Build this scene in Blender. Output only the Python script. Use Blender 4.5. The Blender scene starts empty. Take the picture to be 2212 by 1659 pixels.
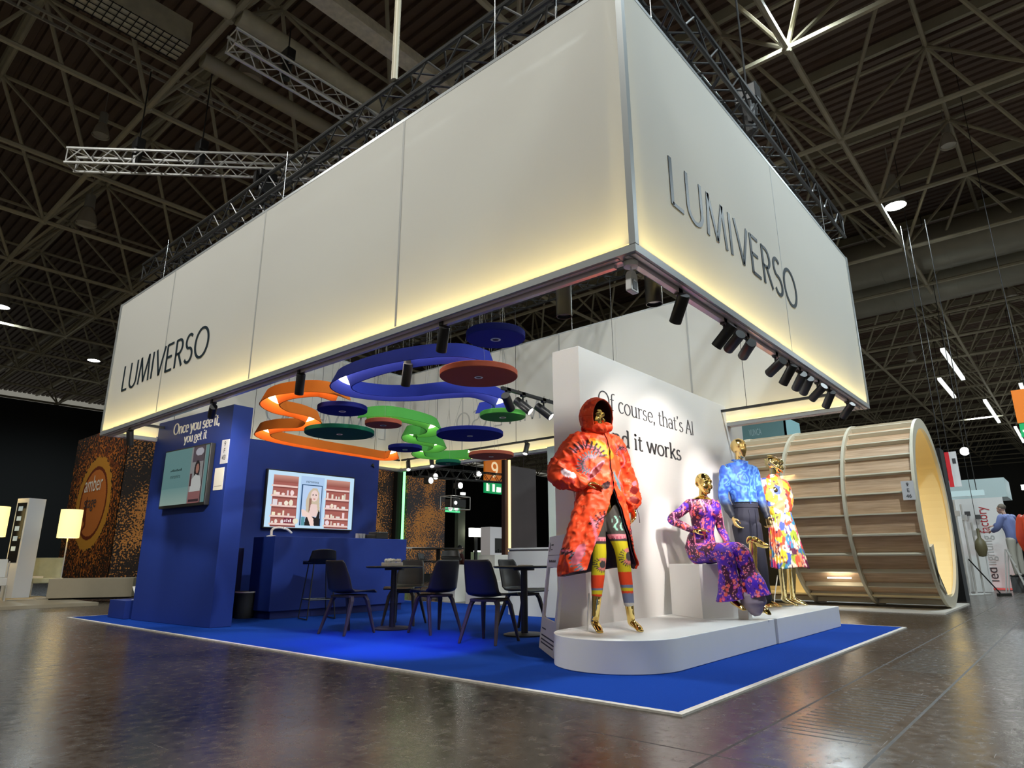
import bpy, bmesh, math, random
import numpy as np
from mathutils import Vector, Matrix
random.seed(7)
R = math.radians
SC = bpy.context.scene
COL = SC.collection

# ---------------------------------------------------------------- camera
cam = bpy.data.cameras.new('camera'); camo = bpy.data.objects.new('camera', cam); COL.objects.link(camo)
cam.sensor_width = 36.0; cam.sensor_fit = 'HORIZONTAL'; cam.lens = 1399.48 / 2212 * 36; cam.clip_end = 400
def cam_axes(yaw, pitch, roll):
    f = Vector((math.sin(yaw)*math.cos(pitch), math.cos(yaw)*math.cos(pitch), math.sin(pitch)))
    r = Vector((math.cos(yaw), -math.sin(yaw), 0)); u = r.cross(f)
    return r*math.cos(roll)+u*math.sin(roll), u*math.cos(roll)-r*math.sin(roll), f
cr, cu, cf = cam_axes(0.8624, 0.2646, -0.0052)
M = Matrix.Identity(4)
for i in range(3):
    M[i][0] = cr[i]; M[i][1] = cu[i]; M[i][2] = -cf[i]
M.translation = Vector((-3.5213, -1.8320, 0.82))
camo.matrix_world = M
SC.camera = camo

# ---------------------------------------------------------------- world, view, lights
vs = SC.view_settings
vs.view_transform = 'Standard'; vs.look = 'None'; vs.gamma = 1.0; vs.use_curve_mapping = False
vs.exposure = 0.0
W = bpy.data.worlds.new('hall_air'); SC.world = W; W.use_nodes = True
W.node_tree.nodes['Background'].inputs[0].default_value = (0.88, 0.85, 0.72, 1)
W.node_tree.nodes['Background'].inputs[1].default_value = 0.24

def light(kind, loc, energy, color=(1, 1, 1), aim=None, **kw):
    l = bpy.data.lights.new('light', kind); l.energy = energy; l.color = color
    o = bpy.data.objects.new('light', l); COL.objects.link(o); o.location = loc
    for k, v in kw.items(): setattr(l, k, v)
    if aim is not None:
        d = Vector(aim) - Vector(loc); o.rotation_euler = d.to_track_quat('-Z', 'Y').to_euler()
    return o
WARM, COOL, NEUT = (1, .86, .66), (.82, .95, 1.0), (1, 1, .95)
BLUEL = (.16, .13, 1.0)
# spots at the lit bell lamps; others unseen, added to light canopy and far roof
for (x, y, e, c) in ((6.9, .6, 500, COOL), (16.1, .6, 900, COOL), (-4.2, 1.2, 780, NEUT), (-4.2, 9.2, 850, NEUT), (2.4, -3.6, 1250, COOL),
                     (11.6, -4.5, 700, COOL), (6.3, 33.9, 700, COOL), (1.45, 28.7, 700, COOL),
                     (27, -6, 2600, COOL), (40, -6, 3000, COOL), (30, 8, 2400, COOL), (50, 2, 3000, COOL)):
    light('SPOT', (x, y, 10.15), e*2.2, c, aim=(x, y, 0), spot_size=R(160), spot_blend=.6, shadow_soft_size=.25)

# ---------------------------------------------------------------- materials
def nodes(m):
    m.use_nodes = True; nt = m.node_tree
    return nt, nt.nodes, nt.links
MATS = {}
def mat(name, col=(.5, .5, .5), rough=.5, metal=0., spec=.5, emit=0., ecol=None, coat=0., bump=None, bscale=40., var=0., vscale=8., trans=0.):
    if name in MATS: return MATS[name]
    m = bpy.data.materials.new(name); nt, N, L = nodes(m); b = N['Principled BSDF']
    b.inputs['Base Color'].default_value = (*col, 1); b.inputs['Roughness'].default_value = rough
    b.inputs['Metallic'].default_value = metal; b.inputs['Specular IOR Level'].default_value = spec
    b.inputs['Coat Weight'].default_value = coat
    if emit:
        b.inputs['Emission Color'].default_value = (*(ecol or col), 1); b.inputs['Emission Strength'].default_value = emit
    if var or bump:
        tc = N.new('ShaderNodeTexCoord'); nz = N.new('ShaderNodeTexNoise'); nz.inputs['Scale'].default_value = vscale if var else bscale
        nz.inputs['Detail'].default_value = 5; L.new(tc.outputs['Object'], nz.inputs['Vector'])
    if var:
        mx = N.new('ShaderNodeMix'); mx.data_type = 'RGBA'
        mx.inputs[6].default_value = (*[c*(1-var) for c in col], 1); mx.inputs[7].default_value = (*[min(1, c*(1+var)) for c in col], 1)
        L.new(nz.outputs['Fac'], mx.inputs[0]); L.new(mx.outputs[2], b.inputs['Base Color'])
    if bump:
        n2 = N.new('ShaderNodeTexNoise'); n2.inputs['Scale'].default_value = bscale; n2.inputs['Detail'].default_value = 4
        L.new(tc.outputs['Object'], n2.inputs['Vector'])
        bp = N.new('ShaderNodeBump'); bp.inputs['Strength'].default_value = bump; bp.inputs['Distance'].default_value = .02
        L.new(n2.outputs['Fac'], bp.inputs['Height']); L.new(bp.outputs[0], b.inputs['Normal'])
    MATS[name] = m
    return m
def vmat(name, rough=.6, spec=.3, emit=0., attr='Col', coat=0., metal=0.):
    if name in MATS: return MATS[name]
    m = bpy.data.materials.new(name); nt, N, L = nodes(m); b = N['Principled BSDF']
    a = N.new('ShaderNodeAttribute'); a.attribute_name = attr
    b.inputs['Roughness'].default_value = rough; b.inputs['Specular IOR Level'].default_value = spec
    b.inputs['Coat Weight'].default_value = coat
    if emit:
        b.inputs['Base Color'].default_value = (.01, .01, .01, 1)
        L.new(a.outputs['Color'], b.inputs['Emission Color']); b.inputs['Emission Strength'].default_value = emit
    else:
        L.new(a.outputs['Color'], b.inputs['Base Color'])
    MATS[name] = m
    return m
def fabric_mat():
    m = bpy.data.materials.new('canopy_textile'); nt, N, L = nodes(m)
    for n in list(N): N.remove(n)
    out = N.new('ShaderNodeOutputMaterial'); d = N.new('ShaderNodeBsdfDiffuse'); t = N.new('ShaderNodeBsdfTranslucent'); mx = N.new('ShaderNodeMixShader')
    d.inputs[0].default_value = (.80, .79, .75, 1); t.inputs[0].default_value = (.85, .83, .76, 1)
    mx.inputs[0].default_value = .36
    tc = N.new('ShaderNodeTexCoord'); nz = N.new('ShaderNodeTexNoise'); nz.inputs['Scale'].default_value = 1.2; nz.inputs['Detail'].default_value = 3
    mp = N.new('ShaderNodeMapping'); mp.inputs['Scale'].default_value = (1, 1, .25)
    L.new(tc.outputs['Object'], mp.inputs[0]); L.new(mp.outputs[0], nz.inputs['Vector'])
    bp = N.new('ShaderNodeBump'); bp.inputs['Strength'].default_value = .25; bp.inputs['Distance'].default_value = .1
    L.new(nz.outputs['Fac'], bp.inputs['Height']); L.new(bp.outputs[0], d.inputs['Normal'])
    L.new(d.outputs[0], mx.inputs[1]); L.new(t.outputs[0], mx.inputs[2]); L.new(mx.outputs[0], out.inputs[0])
    return m
FABRIC = fabric_mat()
WHITE = mat('white_lacquer', (.80, .79, .77), .35, var=.02)
WHITEM = mat('white_wall_paint', (.82, .80, .78), .6, bump=.04, bscale=90)
BLUE = mat('blue_wall_paint', (.014, .038, .23), .5, spec=.35, var=.06, bump=.05, bscale=120)
BLACKM = mat('black_metal', (.018, .018, .018), .38, metal=.0, spec=.5)
BLACKP = mat('black_plastic', (.022, .022, .021), .45)
ALU = mat('aluminium_profile', (.36, .38, .38), .4, metal=.25)
ALUW = mat('bright_aluminium', (.82, .82, .80), .3, metal=.6)
STEEL = mat('painted_roof_steel', (.42, .38, .27), .5, var=.25, vscale=2)
STEELL = mat('pale_roof_steel', (.62, .58, .43), .5, var=.3, vscale=5)
GOLD = mat('gold_chrome', (.92, .66, .22), .07, metal=1.0)
INK = mat('black_lettering', (.008, .012, .02), .4)
INKG = mat('grey_lettering', (.05, .05, .055), .5)
INKW = mat('white_lettering', (.92, .91, .86), .5)
GREYD = mat('dark_grey_plastic', (.06, .06, .06), .5)
GLOW = mat('warm_led', (1, .9, .7), emit=9., ecol=(1, .88, .62))
GLOWW = mat('white_led', (1, 1, 1), emit=14., ecol=(1, .97, .9))
LENSW = mat('lit_lens', (1, 1, 1), emit=22., ecol=(1, .96, .88))
LENSB = mat('blue_lit_lens', (.3, .2, 1), emit=7., ecol=(.22, .16, 1))
SHADE = mat('lamp_shade_cloth', (1, .9, .6), .8, emit=1.25, ecol=(1, .74, .27))
SKIN = mat('skin', (.55, .33, .24), .5)

# ---------------------------------------------------------------- mesh helpers
class MB:
    def __init__(s): s.v = []; s.f = []; s.mi = []; s.cur = 0
    def add(s, vs, fs):
        o = len(s.v); s.v += [tuple(p) for p in vs]
        for f in fs: s.f.append([i+o for i in f]); s.mi.append(s.cur)
        return s
    def box(s, c, d, rot=None):
        c = Vector(c); h = [x/2 for x in d]; m = rot or Matrix.Identity(3)
        vs = [c + m @ Vector((sx*h[0], sy*h[1], sz*h[2])) for sx in (-1, 1) for sy in (-1, 1) for sz in (-1, 1)]
        return s.add(vs, [(0, 1, 3, 2), (4, 6, 7, 5), (0, 4, 5, 1), (2, 3, 7, 6), (0, 2, 6, 4), (1, 5, 7, 3)])
    def b2(s, a, b): return s.box([(a[i]+b[i])/2 for i in range(3)], [abs(b[i]-a[i]) for i in range(3)])
    def tube(s, p, q, r, n=8, r2=None, cap=True):
        p = Vector(p); q = Vector(q); d = (q-p)
        if d.length < 1e-6: return s
        d.normalize(); a = d.orthogonal().normalized(); b = d.cross(a); r2 = r if r2 is None else r2
        vs = [p + (a*math.cos(t)+b*math.sin(t))*r for t in [2*math.pi*i/n for i in range(n)]]
        vs += [q + (a*math.cos(t)+b*math.sin(t))*r2 for t in [2*math.pi*i/n for i in range(n)]]
        fs = [(i, (i+1) % n, n+(i+1) % n, n+i) for i in range(n)]
        if cap: fs += [tuple(range(n))[::-1], tuple(range(n, 2*n))]
        return s.add(vs, fs)
    def poly(s, pts, r, n=8):
        for a, b in zip(pts, pts[1:]): s.tube(a, b, r, n)
        return s
    def lathe(s, prof, c=(0, 0, 0), n=32, axis='z', rot=None):
        c = Vector(c); vs = []; fs = []; m = len(prof); rot = rot or Matrix.Identity(3)
        for i in range(n):
            t = 2*math.pi*i/n
            for (r, z) in prof: vs.append(c + rot @ Vector((r*math.cos(t), r*math.sin(t), z)))
        for i in range(n):
            for j in range(m-1):
                a = i*m+j; b = ((i+1) % n)*m+j; fs.append((a, b, b+1, a+1))
        return s.add(vs, fs)
    def rings(s, rings, close=True, cap0=True, cap1=True):
        n = len(rings[0]); o = []; fs = []
        for r in rings: o += r
        for k in range(len(rings)-1):
            for i in range(n if close else n-1):
                a = k*n+i; b = k*n+(i+1) % n; fs.append((a, b, b+n, a+n))
        if cap0: fs.append(tuple(range(n))[::-1])
        if cap1: fs.append(tuple(range((len(rings)-1)*n, len(rings)*n)))
        return s.add(o, fs)
    def limb(s, pts, rad, ref=(1, 0, 0), n=14, sub=6):
        # smooth tapered limb through the joints: Catmull-Rom on points and radii, rounded ends
        P = [Vector(p) for p in pts]; Q = [(r, r) if not isinstance(r, tuple) else r for r in rad]
        pp = []; rr = []
        for i in range(len(P)-1):
            p0 = P[max(i-1, 0)]; p1 = P[i]; p2 = P[i+1]; p3 = P[min(i+2, len(P)-1)]
            for k in range(sub):
                t = k/sub; t2 = t*t; t3 = t2*t
                pp.append(.5*((2*p1)+(p2-p0)*t+(2*p0-5*p1+4*p2-p3)*t2+(3*p1-p0-3*p2+p3)*t3))
                u = t2*(3-2*t); rr.append((Q[i][0]*(1-u)+Q[i+1][0]*u, Q[i][1]*(1-u)+Q[i+1][1]*u))
        pp.append(P[-1]); rr.append(Q[-1]); ref = Vector(ref); out = []; last = None
        for i, p in enumerate(pp):
            d = (pp[min(i+1, len(pp)-1)]-pp[max(i-1, 0)])
            if d.length < 1e-7: d = Vector((0, 0, 1))
            d.normalize(); a = ref - d*ref.dot(d)
            if a.length < .15: a = (last - d*last.dot(d)) if last else d.orthogonal()
            a.normalize(); last = a; b = d.cross(a)
            ring = [p + a*math.cos(2*math.pi*j/n)*rr[i][0] + b*math.sin(2*math.pi*j/n)*rr[i][1] for j in range(n)]
            if i == 0:
                for f, h in ((.35, .85), (.75, .5)):
                    m = min(rr[0]); out.append([p + (q-p)*f - d*m*h for q in ring])
            out.append(ring)
            if i == len(pp)-1:
                for f, h in ((.75, .5), (.35, .85)):
                    m = min(rr[-1]); out.append([p + (q-p)*f + d*m*h for q in ring])
        return s.rings(out)
    def ball(s, c, r, n=18, m=12, rot=None):
        c = Vector(c); r = (r, r, r) if not isinstance(r, (tuple, list)) else r; rot = rot or Matrix.Identity(3); rs = []
        for j in range(m+1):
            ph = math.pi*(j+.02 if j == 0 else j-.02 if j == m else j)/m
            rs.append([c + rot @ Vector((r[0]*math.sin(ph)*math.cos(2*math.pi*i/n), r[1]*math.sin(ph)*math.sin(2*math.pi*i/n), -r[2]*math.cos(ph))) for i in range(n)])
        return s.rings(rs)
    def prism(s, pts, h, o=(0, 0, 0), ax=((1, 0, 0), (0, 1, 0), (0, 0, 1))):
        # polygon pts (u,v) extruded by h along ax[2]
        o = Vector(o); a, b, c = [Vector(x) for x in ax]; n = len(pts)
        vs = [o+a*u+b*v for u, v in pts]+[o+a*u+b*v+c*h for u, v in pts]
        return s.add(vs, [tuple(range(n))[::-1], tuple(range(n, 2*n))]+[(i, (i+1) % n, n+(i+1) % n, n+i) for i in range(n)])
    def mesh(s, name):
        me = bpy.data.meshes.new(name); me.from_pydata(s.v, [], s.f); me.update()
        return me
    def build(s, name, m, parent=None, smooth=False, bevel=0., loc=None):
        me = s.mesh(name)
        bm = bmesh.new(); bm.from_mesh(me); bmesh.ops.recalc_face_normals(bm, faces=bm.faces); bm.to_mesh(me); bm.free()
        for x in (m if isinstance(m, list) else [m]): me.materials.append(x)
        if isinstance(m, list) and len(me.polygons) == len(s.mi): me.polygons.foreach_set('material_index', s.mi)
        o = bpy.data.objects.new(name, me); COL.objects.link(o); o.parent = parent
        if loc: o.location = loc
        if smooth: me.polygons.foreach_set('use_smooth', [True]*len(me.polygons))
        if smooth == 'auto':
            me.set_sharp_from_angle(angle=R(38))
        if bevel:
            bv = o.modifiers.new('bevel', 'BEVEL'); bv.width = bevel; bv.segments = 2; bv.limit_method = 'ANGLE'
        return o
def link(name, me, m, parent=None, smooth=True):
    for x in (m if isinstance(m, list) else [m]): me.materials.append(x)
    o = bpy.data.objects.new(name, me); COL.objects.link(o); o.parent = parent
    if smooth: me.polygons.foreach_set('use_smooth', [True]*len(me.polygons))
    return o
def solid(mb, voxel=.008, smooth=3, name='body'):
    # one continuous surface out of overlapping limbs
    me = mb.mesh('tmp'); o = bpy.data.objects.new('tmp', me); COL.objects.link(o)
    r = o.modifiers.new('r', 'REMESH'); r.mode = 'VOXEL'; r.voxel_size = voxel
    if smooth:
        s = o.modifiers.new('s', 'SMOOTH'); s.factor = .5; s.iterations = smooth
    dg = bpy.context.evaluated_depsgraph_get(); dg.update()
    out = bpy.data.meshes.new_from_object(o.evaluated_get(dg)); out.name = name
    bpy.data.objects.remove(o); bpy.data.meshes.remove(me)
    return out
def cut(me, co, no):
    # clean straight hem: remove what lies beyond the plane
    bm = bmesh.new(); bm.from_mesh(me); bmesh.ops.bisect_plane(bm, geom=bm.verts[:]+bm.edges[:]+bm.faces[:], plane_co=co, plane_no=no, clear_outer=True)
    bm.to_mesh(me); bm.free(); me.update()
def vcol(me, fn):
    n = len(me.vertices); a = np.empty(n*3); me.vertices.foreach_get('co', a); a = a.reshape(-1, 3)
    nn = np.empty(n*3); me.vertices.foreach_get('normal', nn); nn = nn.reshape(-1, 3)
    c = np.ones((n, 4)); c[:, :3] = fn(a, nn)
    at = me.color_attributes.new('Col', 'FLOAT_COLOR', 'POINT'); at.data.foreach_set('color', c.ravel())
def tag(o, label, cat, group=None, kind=None):
    o['label'] = label; o['category'] = cat
    if group: o['group'] = group
    if kind: o['kind'] = kind
    return o
def thing(name, label, cat, loc=(0, 0, 0), rz=0., group=None):
    o = bpy.data.objects.new(name, None); o.empty_display_size = .1; COL.objects.link(o); o.location = loc; o.rotation_euler = (0, 0, rz)
    return tag(o, label, cat, group)
def struct(o):
    o['kind'] = 'structure'; return o
def dup(root, loc, rz=None, label=None, group=None):
    def cp(o, par):
        c = o.copy(); COL.objects.link(c); c.parent = par
        for ch in o.children: cp(ch, c)
        return c
    r = cp(root, None); r.location = loc
    if rz is not None: r.rotation_euler = (0, 0, rz)
    if label: r['label'] = label
    if group: r['group'] = group
    return r
# ---------------------------------------------------------------- noise for printed cloth
def h3(i, j, k, s=0):
    n = (i.astype(np.int64)*374761393 + j.astype(np.int64)*668265263 + k.astype(np.int64)*2147483647 + s*1274126177) & 0xffffffff
    n = ((n ^ (n >> 13))*1274126177) & 0xffffffff
    return ((n ^ (n >> 16)) & 0xffff)/65535.
def vnoise(P, f, s=0):
    q = P*f; i = np.floor(q); t = q-i; t = t*t*(3-2*t); o = 0
    for a in (0, 1):
        for b in (0, 1):
            for c in (0, 1):
                w = (t[:, 0] if a else 1-t[:, 0])*(t[:, 1] if b else 1-t[:, 1])*(t[:, 2] if c else 1-t[:, 2])
                o = o + w*h3(i[:, 0]+a, i[:, 1]+b, i[:, 2]+c, s)
    return o
def fbm(P, f, s=0): return (vnoise(P, f, s)*.55+vnoise(P, f*2.1, s+1)*.3+vnoise(P, f*4.3, s+2)*.15)
def cell(P, f, s=0):
    # id (0..1) and distance of the nearest jittered point
    q = P*f; i = np.floor(q); best = np.full(len(P), 9.); idv = np.zeros(len(P))
    for a in (-1, 0, 1):
        for b in (-1, 0, 1):
            for c in (-1, 0, 1):
                I = i+np.array([a, b, c]); J = I + np.stack([h3(I[:, 0], I[:, 1], I[:, 2], s+k) for k in (1, 2, 3)], 1)
                d = ((q-J)**2).sum(1); m = d < best; best[m] = d[m]; idv[m] = h3(I[:, 0], I[:, 1], I[:, 2], s+9)[m]
    return idv, np.sqrt(best)
def put(c, m, col): c[m] = col
def srgb(r, g, b): return tuple(((x/255+.055)/1.055)**2.4 if x > 10 else x/255/12.92 for x in (r, g, b))
# ================================================================ SETTING
def floor_mat():
    m = bpy.data.materials.new('hall_floor'); nt, N, L = nodes(m); b = N['Principled BSDF']
    tc = N.new('ShaderNodeTexCoord'); sp = N.new('ShaderNodeSeparateXYZ'); L.new(tc.outputs['Object'], sp.inputs[0])
    def noise(scale, det=5, rough=.6, vec=None):
        n = N.new('ShaderNodeTexNoise'); n.inputs['Scale'].default_value = scale; n.inputs['Detail'].default_value = det; n.inputs['Roughness'].default_value = rough
        L.new(vec or tc.outputs['Object'], n.inputs['Vector']); return n.outputs['Fac']
    def ma(op, a, bb=None, cc=None):
        n = N.new('ShaderNodeMath'); n.operation = op
        for i, x in enumerate((a, bb, cc)):
            if x is None: continue
            if isinstance(x, (int, float)): n.inputs[i].default_value = x
            else: L.new(x, n.inputs[i])
        return n.outputs[0]
    big = noise(.7, 6); fine = noise(14, 6, .7)
    rmp = N.new('ShaderNodeValToRGB'); L.new(ma('MULTIPLY_ADD', fine, .45, ma('MULTIPLY', big, .6)), rmp.inputs[0])
    e = rmp.color_ramp.elements; e[0].position = .40; e[0].color = (.010, .007, .005, 1); e[1].position = .70; e[1].color = (.085, .064, .050, 1)
    # scratches: two stretched noises
    mp = N.new('ShaderNodeMapping'); mp.inputs['Scale'].default_value = (3, 60, 1); mp.inputs['Rotation'].default_value = (0, 0, .5); L.new(tc.outputs['Object'], mp.inputs[0])
    mp2 = N.new('ShaderNodeMapping'); mp2.inputs['Scale'].default_value = (55, 2.5, 1); mp2.inputs['Rotation'].default_value = (0, 0, -.3); L.new(tc.outputs['Object'], mp2.inputs[0])
    s1 = ma('GREATER_THAN', noise(1, 3, .5, mp.outputs[0]), .70); s2 = ma('GREATER_THAN', noise(1, 3, .5, mp2.outputs[0]), .71)
    scr = ma('MULTIPLY', ma('MAXIMUM', s1, s2), .55)
    mx = N.new('ShaderNodeMix'); mx.data_type = 'RGBA'; L.new(scr, mx.inputs[0]); L.new(rmp.outputs[0], mx.inputs[6]); mx.inputs[7].default_value = (.15, .13, .11, 1)
    # trench covers: two joints along X with slots across between them
    x, y = sp.outputs[0], sp.outputs[1]
    def line(yy, w): return ma('LESS_THAN', ma('ABSOLUTE', ma('SUBTRACT', y, yy)), w)
    j = ma('MAXIMUM', line(-.46, .008), line(-1.0, .008))
    j = ma('MAXIMUM', j, ma('MAXIMUM', line(4.2, .006), line(4.75, .006)))
    inb = ma('LESS_THAN', ma('ABSOLUTE', ma('SUBTRACT', y, -.73)), .21)
    fx = ma('FRACT', ma('MULTIPLY', x, 1/.075)); slot = ma('MULTIPLY', ma('LESS_THAN', fx, .26), inb)
    seg = ma('LESS_THAN', ma('FRACT', ma('MULTIPLY', x, 1/2.4)), .62)
    slot = ma('MULTIPLY', slot, seg)
    # expansion joints across the aisle
    cj = ma('MULTIPLY', ma('LESS_THAN', ma('FRACT', ma('MULTIPLY', ma('ADD', x, .6), 1/3.0)), .004), ma('LESS_THAN', y, 0.2))
    dark = ma('MAXIMUM', ma('MAXIMUM', j, slot), cj)
    m2 = N.new('ShaderNodeMix'); m2.data_type = 'RGBA'; L.new(ma('MULTIPLY', dark, .85), m2.inputs[0]); L.new(mx.outputs[2], m2.inputs[6]); m2.inputs[7].default_value = (.006, .005, .005, 1)
    L.new(m2.outputs[2], b.inputs['Base Color'])
    L.new(ma('ADD', ma('MULTIPLY', ma('POWER', fine, 1.5), .40), ma('ADD', ma('MULTIPLY', ma('MAXIMUM', dark, scr), .3), .09)), b.inputs['Roughness'])
    b.inputs['Specular IOR Level'].default_value = .62
    bp = N.new('ShaderNodeBump'); bp.inputs['Strength'].default_value = .07; bp.inputs['Distance'].default_value = .02
    L.new(ma('ADD', noise(7, 7, .7), ma('ADD', ma('MULTIPLY', dark, -.6), ma('MULTIPLY', scr, -.25))), bp.inputs['Height']); L.new(bp.outputs[0], b.inputs['Normal'])
    return m
struct(MB().b2((-40, -40, -.2), (90, 70, 0)).build('floor', floor_mat()))
# roof deck of folded sheet, ribs along Y
def deck():
    mb = MB(); x = -16.; p = .30; vs = []; z0 = 13.35
    while x < 88:
        vs += [(x, z0), (x+.17, z0), (x+.20, z0+.09), (x+.27, z0+.09)]; x += p
    n = len(vs); V = [(a, -28, z) for a, z in vs]+[(a, 58, z) for a, z in vs]
    mb.add(V, [(i, i+1, n+i+1, n+i) for i in range(n-1)])
    return mb.build('ceiling', mat('roof_deck_sheet', (.15, .098, .07), .6, var=.25, vscale=1.5))
struct(deck())
# space frame: square grids offset by half a bay, tied by diagonals
S = 3.57; X0, Y0 = .33, .78; ZB, ZT = 10., 12.7
def frame():
    mb = MB(); ms = MB()
    ix = range(-3, 23); iy = range(-6, 13)
    B = lambda i, j: (X0+i*S, Y0+j*S, ZB); T = lambda i, j: (X0+(i+.5)*S, Y0+(j+.5)*S, ZT)
    for i in ix:
        for j in iy:
            n = 6 if i < 10 else 4
            mb.tube(B(i, j), B(i+1, j), .062, n, cap=False); mb.tube(B(i, j), B(i, j+1), .062, n, cap=False)
            mb.tube(T(i, j), T(i+1, j), .055, n, cap=False); mb.tube(T(i, j), T(i, j+1), .055, n, cap=False)
            for a, b in ((0, 0), (-1, 0), (0, -1), (-1, -1)):
                mb.tube(B(i, j), T(i+a, j+b), .045, n, cap=False)
            if i < 8:
                mb.ball(B(i, j), .11, 8, 5); mb.ball(T(i, j), .10, 8, 5)
    return mb.build('trim_1', STEEL)
struct(frame())
# purlins carrying the deck
mb = MB()
for k in range(-3, 22): mb.box((X0+(k+.5)*S, 15, 13.2), (.12, 84, .28))
struct(mb.build('trim_2', STEEL))
DARKW = mat('black_curtain', (.006, .007, .007), .9, bump=.3, bscale=3)
struct(MB().b2((-40, 42, 0), (60, 42.3, 9.6)).build('wall_back', DARKW))
struct(MB().b2((84, -28, 0), (84.3, 58, 13.4)).build('wall_right', mat('far_wall', (.10, .10, .095), .8)))

# ventilation ducts under the roof
def duct(x, z, r, label):
    o = thing('air_duct', label, 'duct', (x, 0, z))
    mb = MB(); mb.tube((0, -26, 0), (0, 34, 0), r, 28); mb.build('pipe', mat('galvanised_duct', (.30, .28, .22), .45, metal=.35, var=.3, vscale=1.2), o, smooth='auto')
    for k in range(-12, 17): MB().tube((0, k*2.0-.03, 0), (0, k*2.0+.03, 0), r*1.02, 28).build('collar', mat('galvanised_duct'), o, smooth='auto')
duct(21.6, 11.2, .82, 'large round grey ventilation duct under the roof, the higher of the two')
duct(23.2, 10.6, .80, 'large round grey ventilation duct under the roof, the lower of the two')
# heavier tubes at the upper left
def pipe(name, a, b, r, label, m, cat):
    return tag(MB().tube(a, b, r, 16).build(name, m, None, smooth='auto'), label, cat)
pipe('roof_beam', (.4, 7.76, 10), (8.5, 7.76, 10), .17, 'thick pale roof tube running out behind the white truss top left', STEELL, 'roof beam')
pipe('roof_beam', (-4.5, 7.76, 10), (.28, 7.76, 10), .15, 'thick pale roof tube ending in a joint at the top left edge', STEELL, 'roof beam')
pipe('roof_beam', (.45, 9.25, 10), (8.5, 9.25, 10), .15, 'thick brownish roof tube just below the white truss top left', STEEL, 'roof beam')
tag(MB().box((3.2, 6.32, 10), (13, .34, .22)).build('roof_beam', mat('ceiling_cable_duct', (.72, .66, .52), .6, var=.35, vscale=9)), 'bright cream cable duct crossing the roof near the top centre', 'roof beam')
# two beams with safety net between them
NETM = mat('safety_net', (.012, .012, .011), .8)
def net_beam(y, z, x0, x1, label):
    o = thing('netted_beam', label, 'roof beam', (x0, y, z))
    MB().b2((0, -.3, 0), (x1-x0, .3, .5)).build('beam', STEELL, o)
    mb = MB()
    for k in range(int((x1-x0)/.14)): mb.tube((k*.14, -.32, -.02), (k*.14, .32, -.02), .009, 4, cap=False)
    for k in range(5): mb.tube((0, -.3+k*.15, -.02), (x1-x0, -.3+k*.15, -.02), .009, 4, cap=False)
    n = mb.build('net', NETM, o); n['kind'] = 'stuff'
net_beam(9.55, 10.15, -6, .2, 'wide beige roof beam with black safety net under it, top left corner')
# ladder-like cable tray
o = thing('cable_tray', 'slim grey ladder cable tray crossing under the roof at upper left', 'cable tray', (-3, 11.9, 11.2))
for s in (-.12, .12): MB().box((5.5, s, 0), (11, .035, .06)).build('rail', mat('galvanised_tray', (.42, .40, .34), .5), o)
for k in range(28): MB().box((.2+k*.4, 0, 0), (.03, .22, .03)).build('rung', mat('galvanised_tray'), o)

# bell-shaped hall lamps
HAL = mat('lamp_bell_grey', (.42, .41, .37), .4, metal=.4)
HIN = mat('lamp_reflector', (.75, .70, .60), .25, metal=.5)
def hall_lamp(x, y, z, lit, label, sc=1.):
    o = thing('hall_lamp', label, 'hall lamp', (x, y, z), group='high bay lamps under the roof'); o.scale = (sc, sc, sc)
    MB().lathe([(.02, .95), (.13, .95), (.14, .55), (.06, .54)], n=20).build('housing', HAL, o, smooth='auto')
    MB().lathe([(.10, .54), (.15, .48), (.22, .30), (.28, .0), (.27, .0), (.205, .29), (.14, .46), (.02, .50)], n=28).build('bell', HIN if not lit else HAL, o, smooth='auto')
    MB().tube((0, 0, .95), (0, 0, 1.9), .015, 6).build('hanger', HAL, o)
    MB().lathe([(0, .12), (.20, .12), (.24, .05), (0, .02)], n=24).build('glass', mat('lamp_glass_lit', (1, 1, 1), emit=60., ecol=(.88, .97, 1)) if lit else mat('lamp_glass', (.5, .47, .4), .2), o, smooth='auto')
    return o
for (x, y, z, sc, lit, l) in ((1.42, 19.04, 10.5, 1, 0, 'unlit bell lamp hanging at the left, well above the row of lit ones'),
    (1.58, 9.7, 10.45, 1, 0, 'pale unlit bell lamp behind the white truss at top left'),
    (1.45, 28.7, 10.45, 1, 1, 'glowing bell lamp cut by the left edge of the picture'),
    (6.29, 33.9, 10.45, 1, 1, 'small glowing bell lamp left of the canopy end with the lettering'),
    (16.07, .58, 10.45, 1, 1, 'brightest bell lamp right of the canopy, white glare'),
    (6.9, .6, 10.85, 1, 1, 'glaring bell lamp at the top edge above the canopy corner'),
    (16.4, -.88, 11.9, 0.75, 0, 'unlit bell lamp right of the glaring one, high under the roof'),
    (24.3, -.81, 11.9, 0.75, 0, 'unlit bell lamp in front of the ventilation ducts'),
    (.75, 16.4, 11.9, 0.75, 0, 'unlit lamp behind the roof tubes above the lower white truss'),
    (31, -1.3, 11.9, 0.75, 0, 'unlit bell lamp below the ventilation ducts at right'),
    (33.5, 3.2, 10.45, 0.8, 0, 'unlit bell lamp far back just right of the canopy tip')):
    hall_lamp(x, y, z, lit, l, sc)
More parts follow.
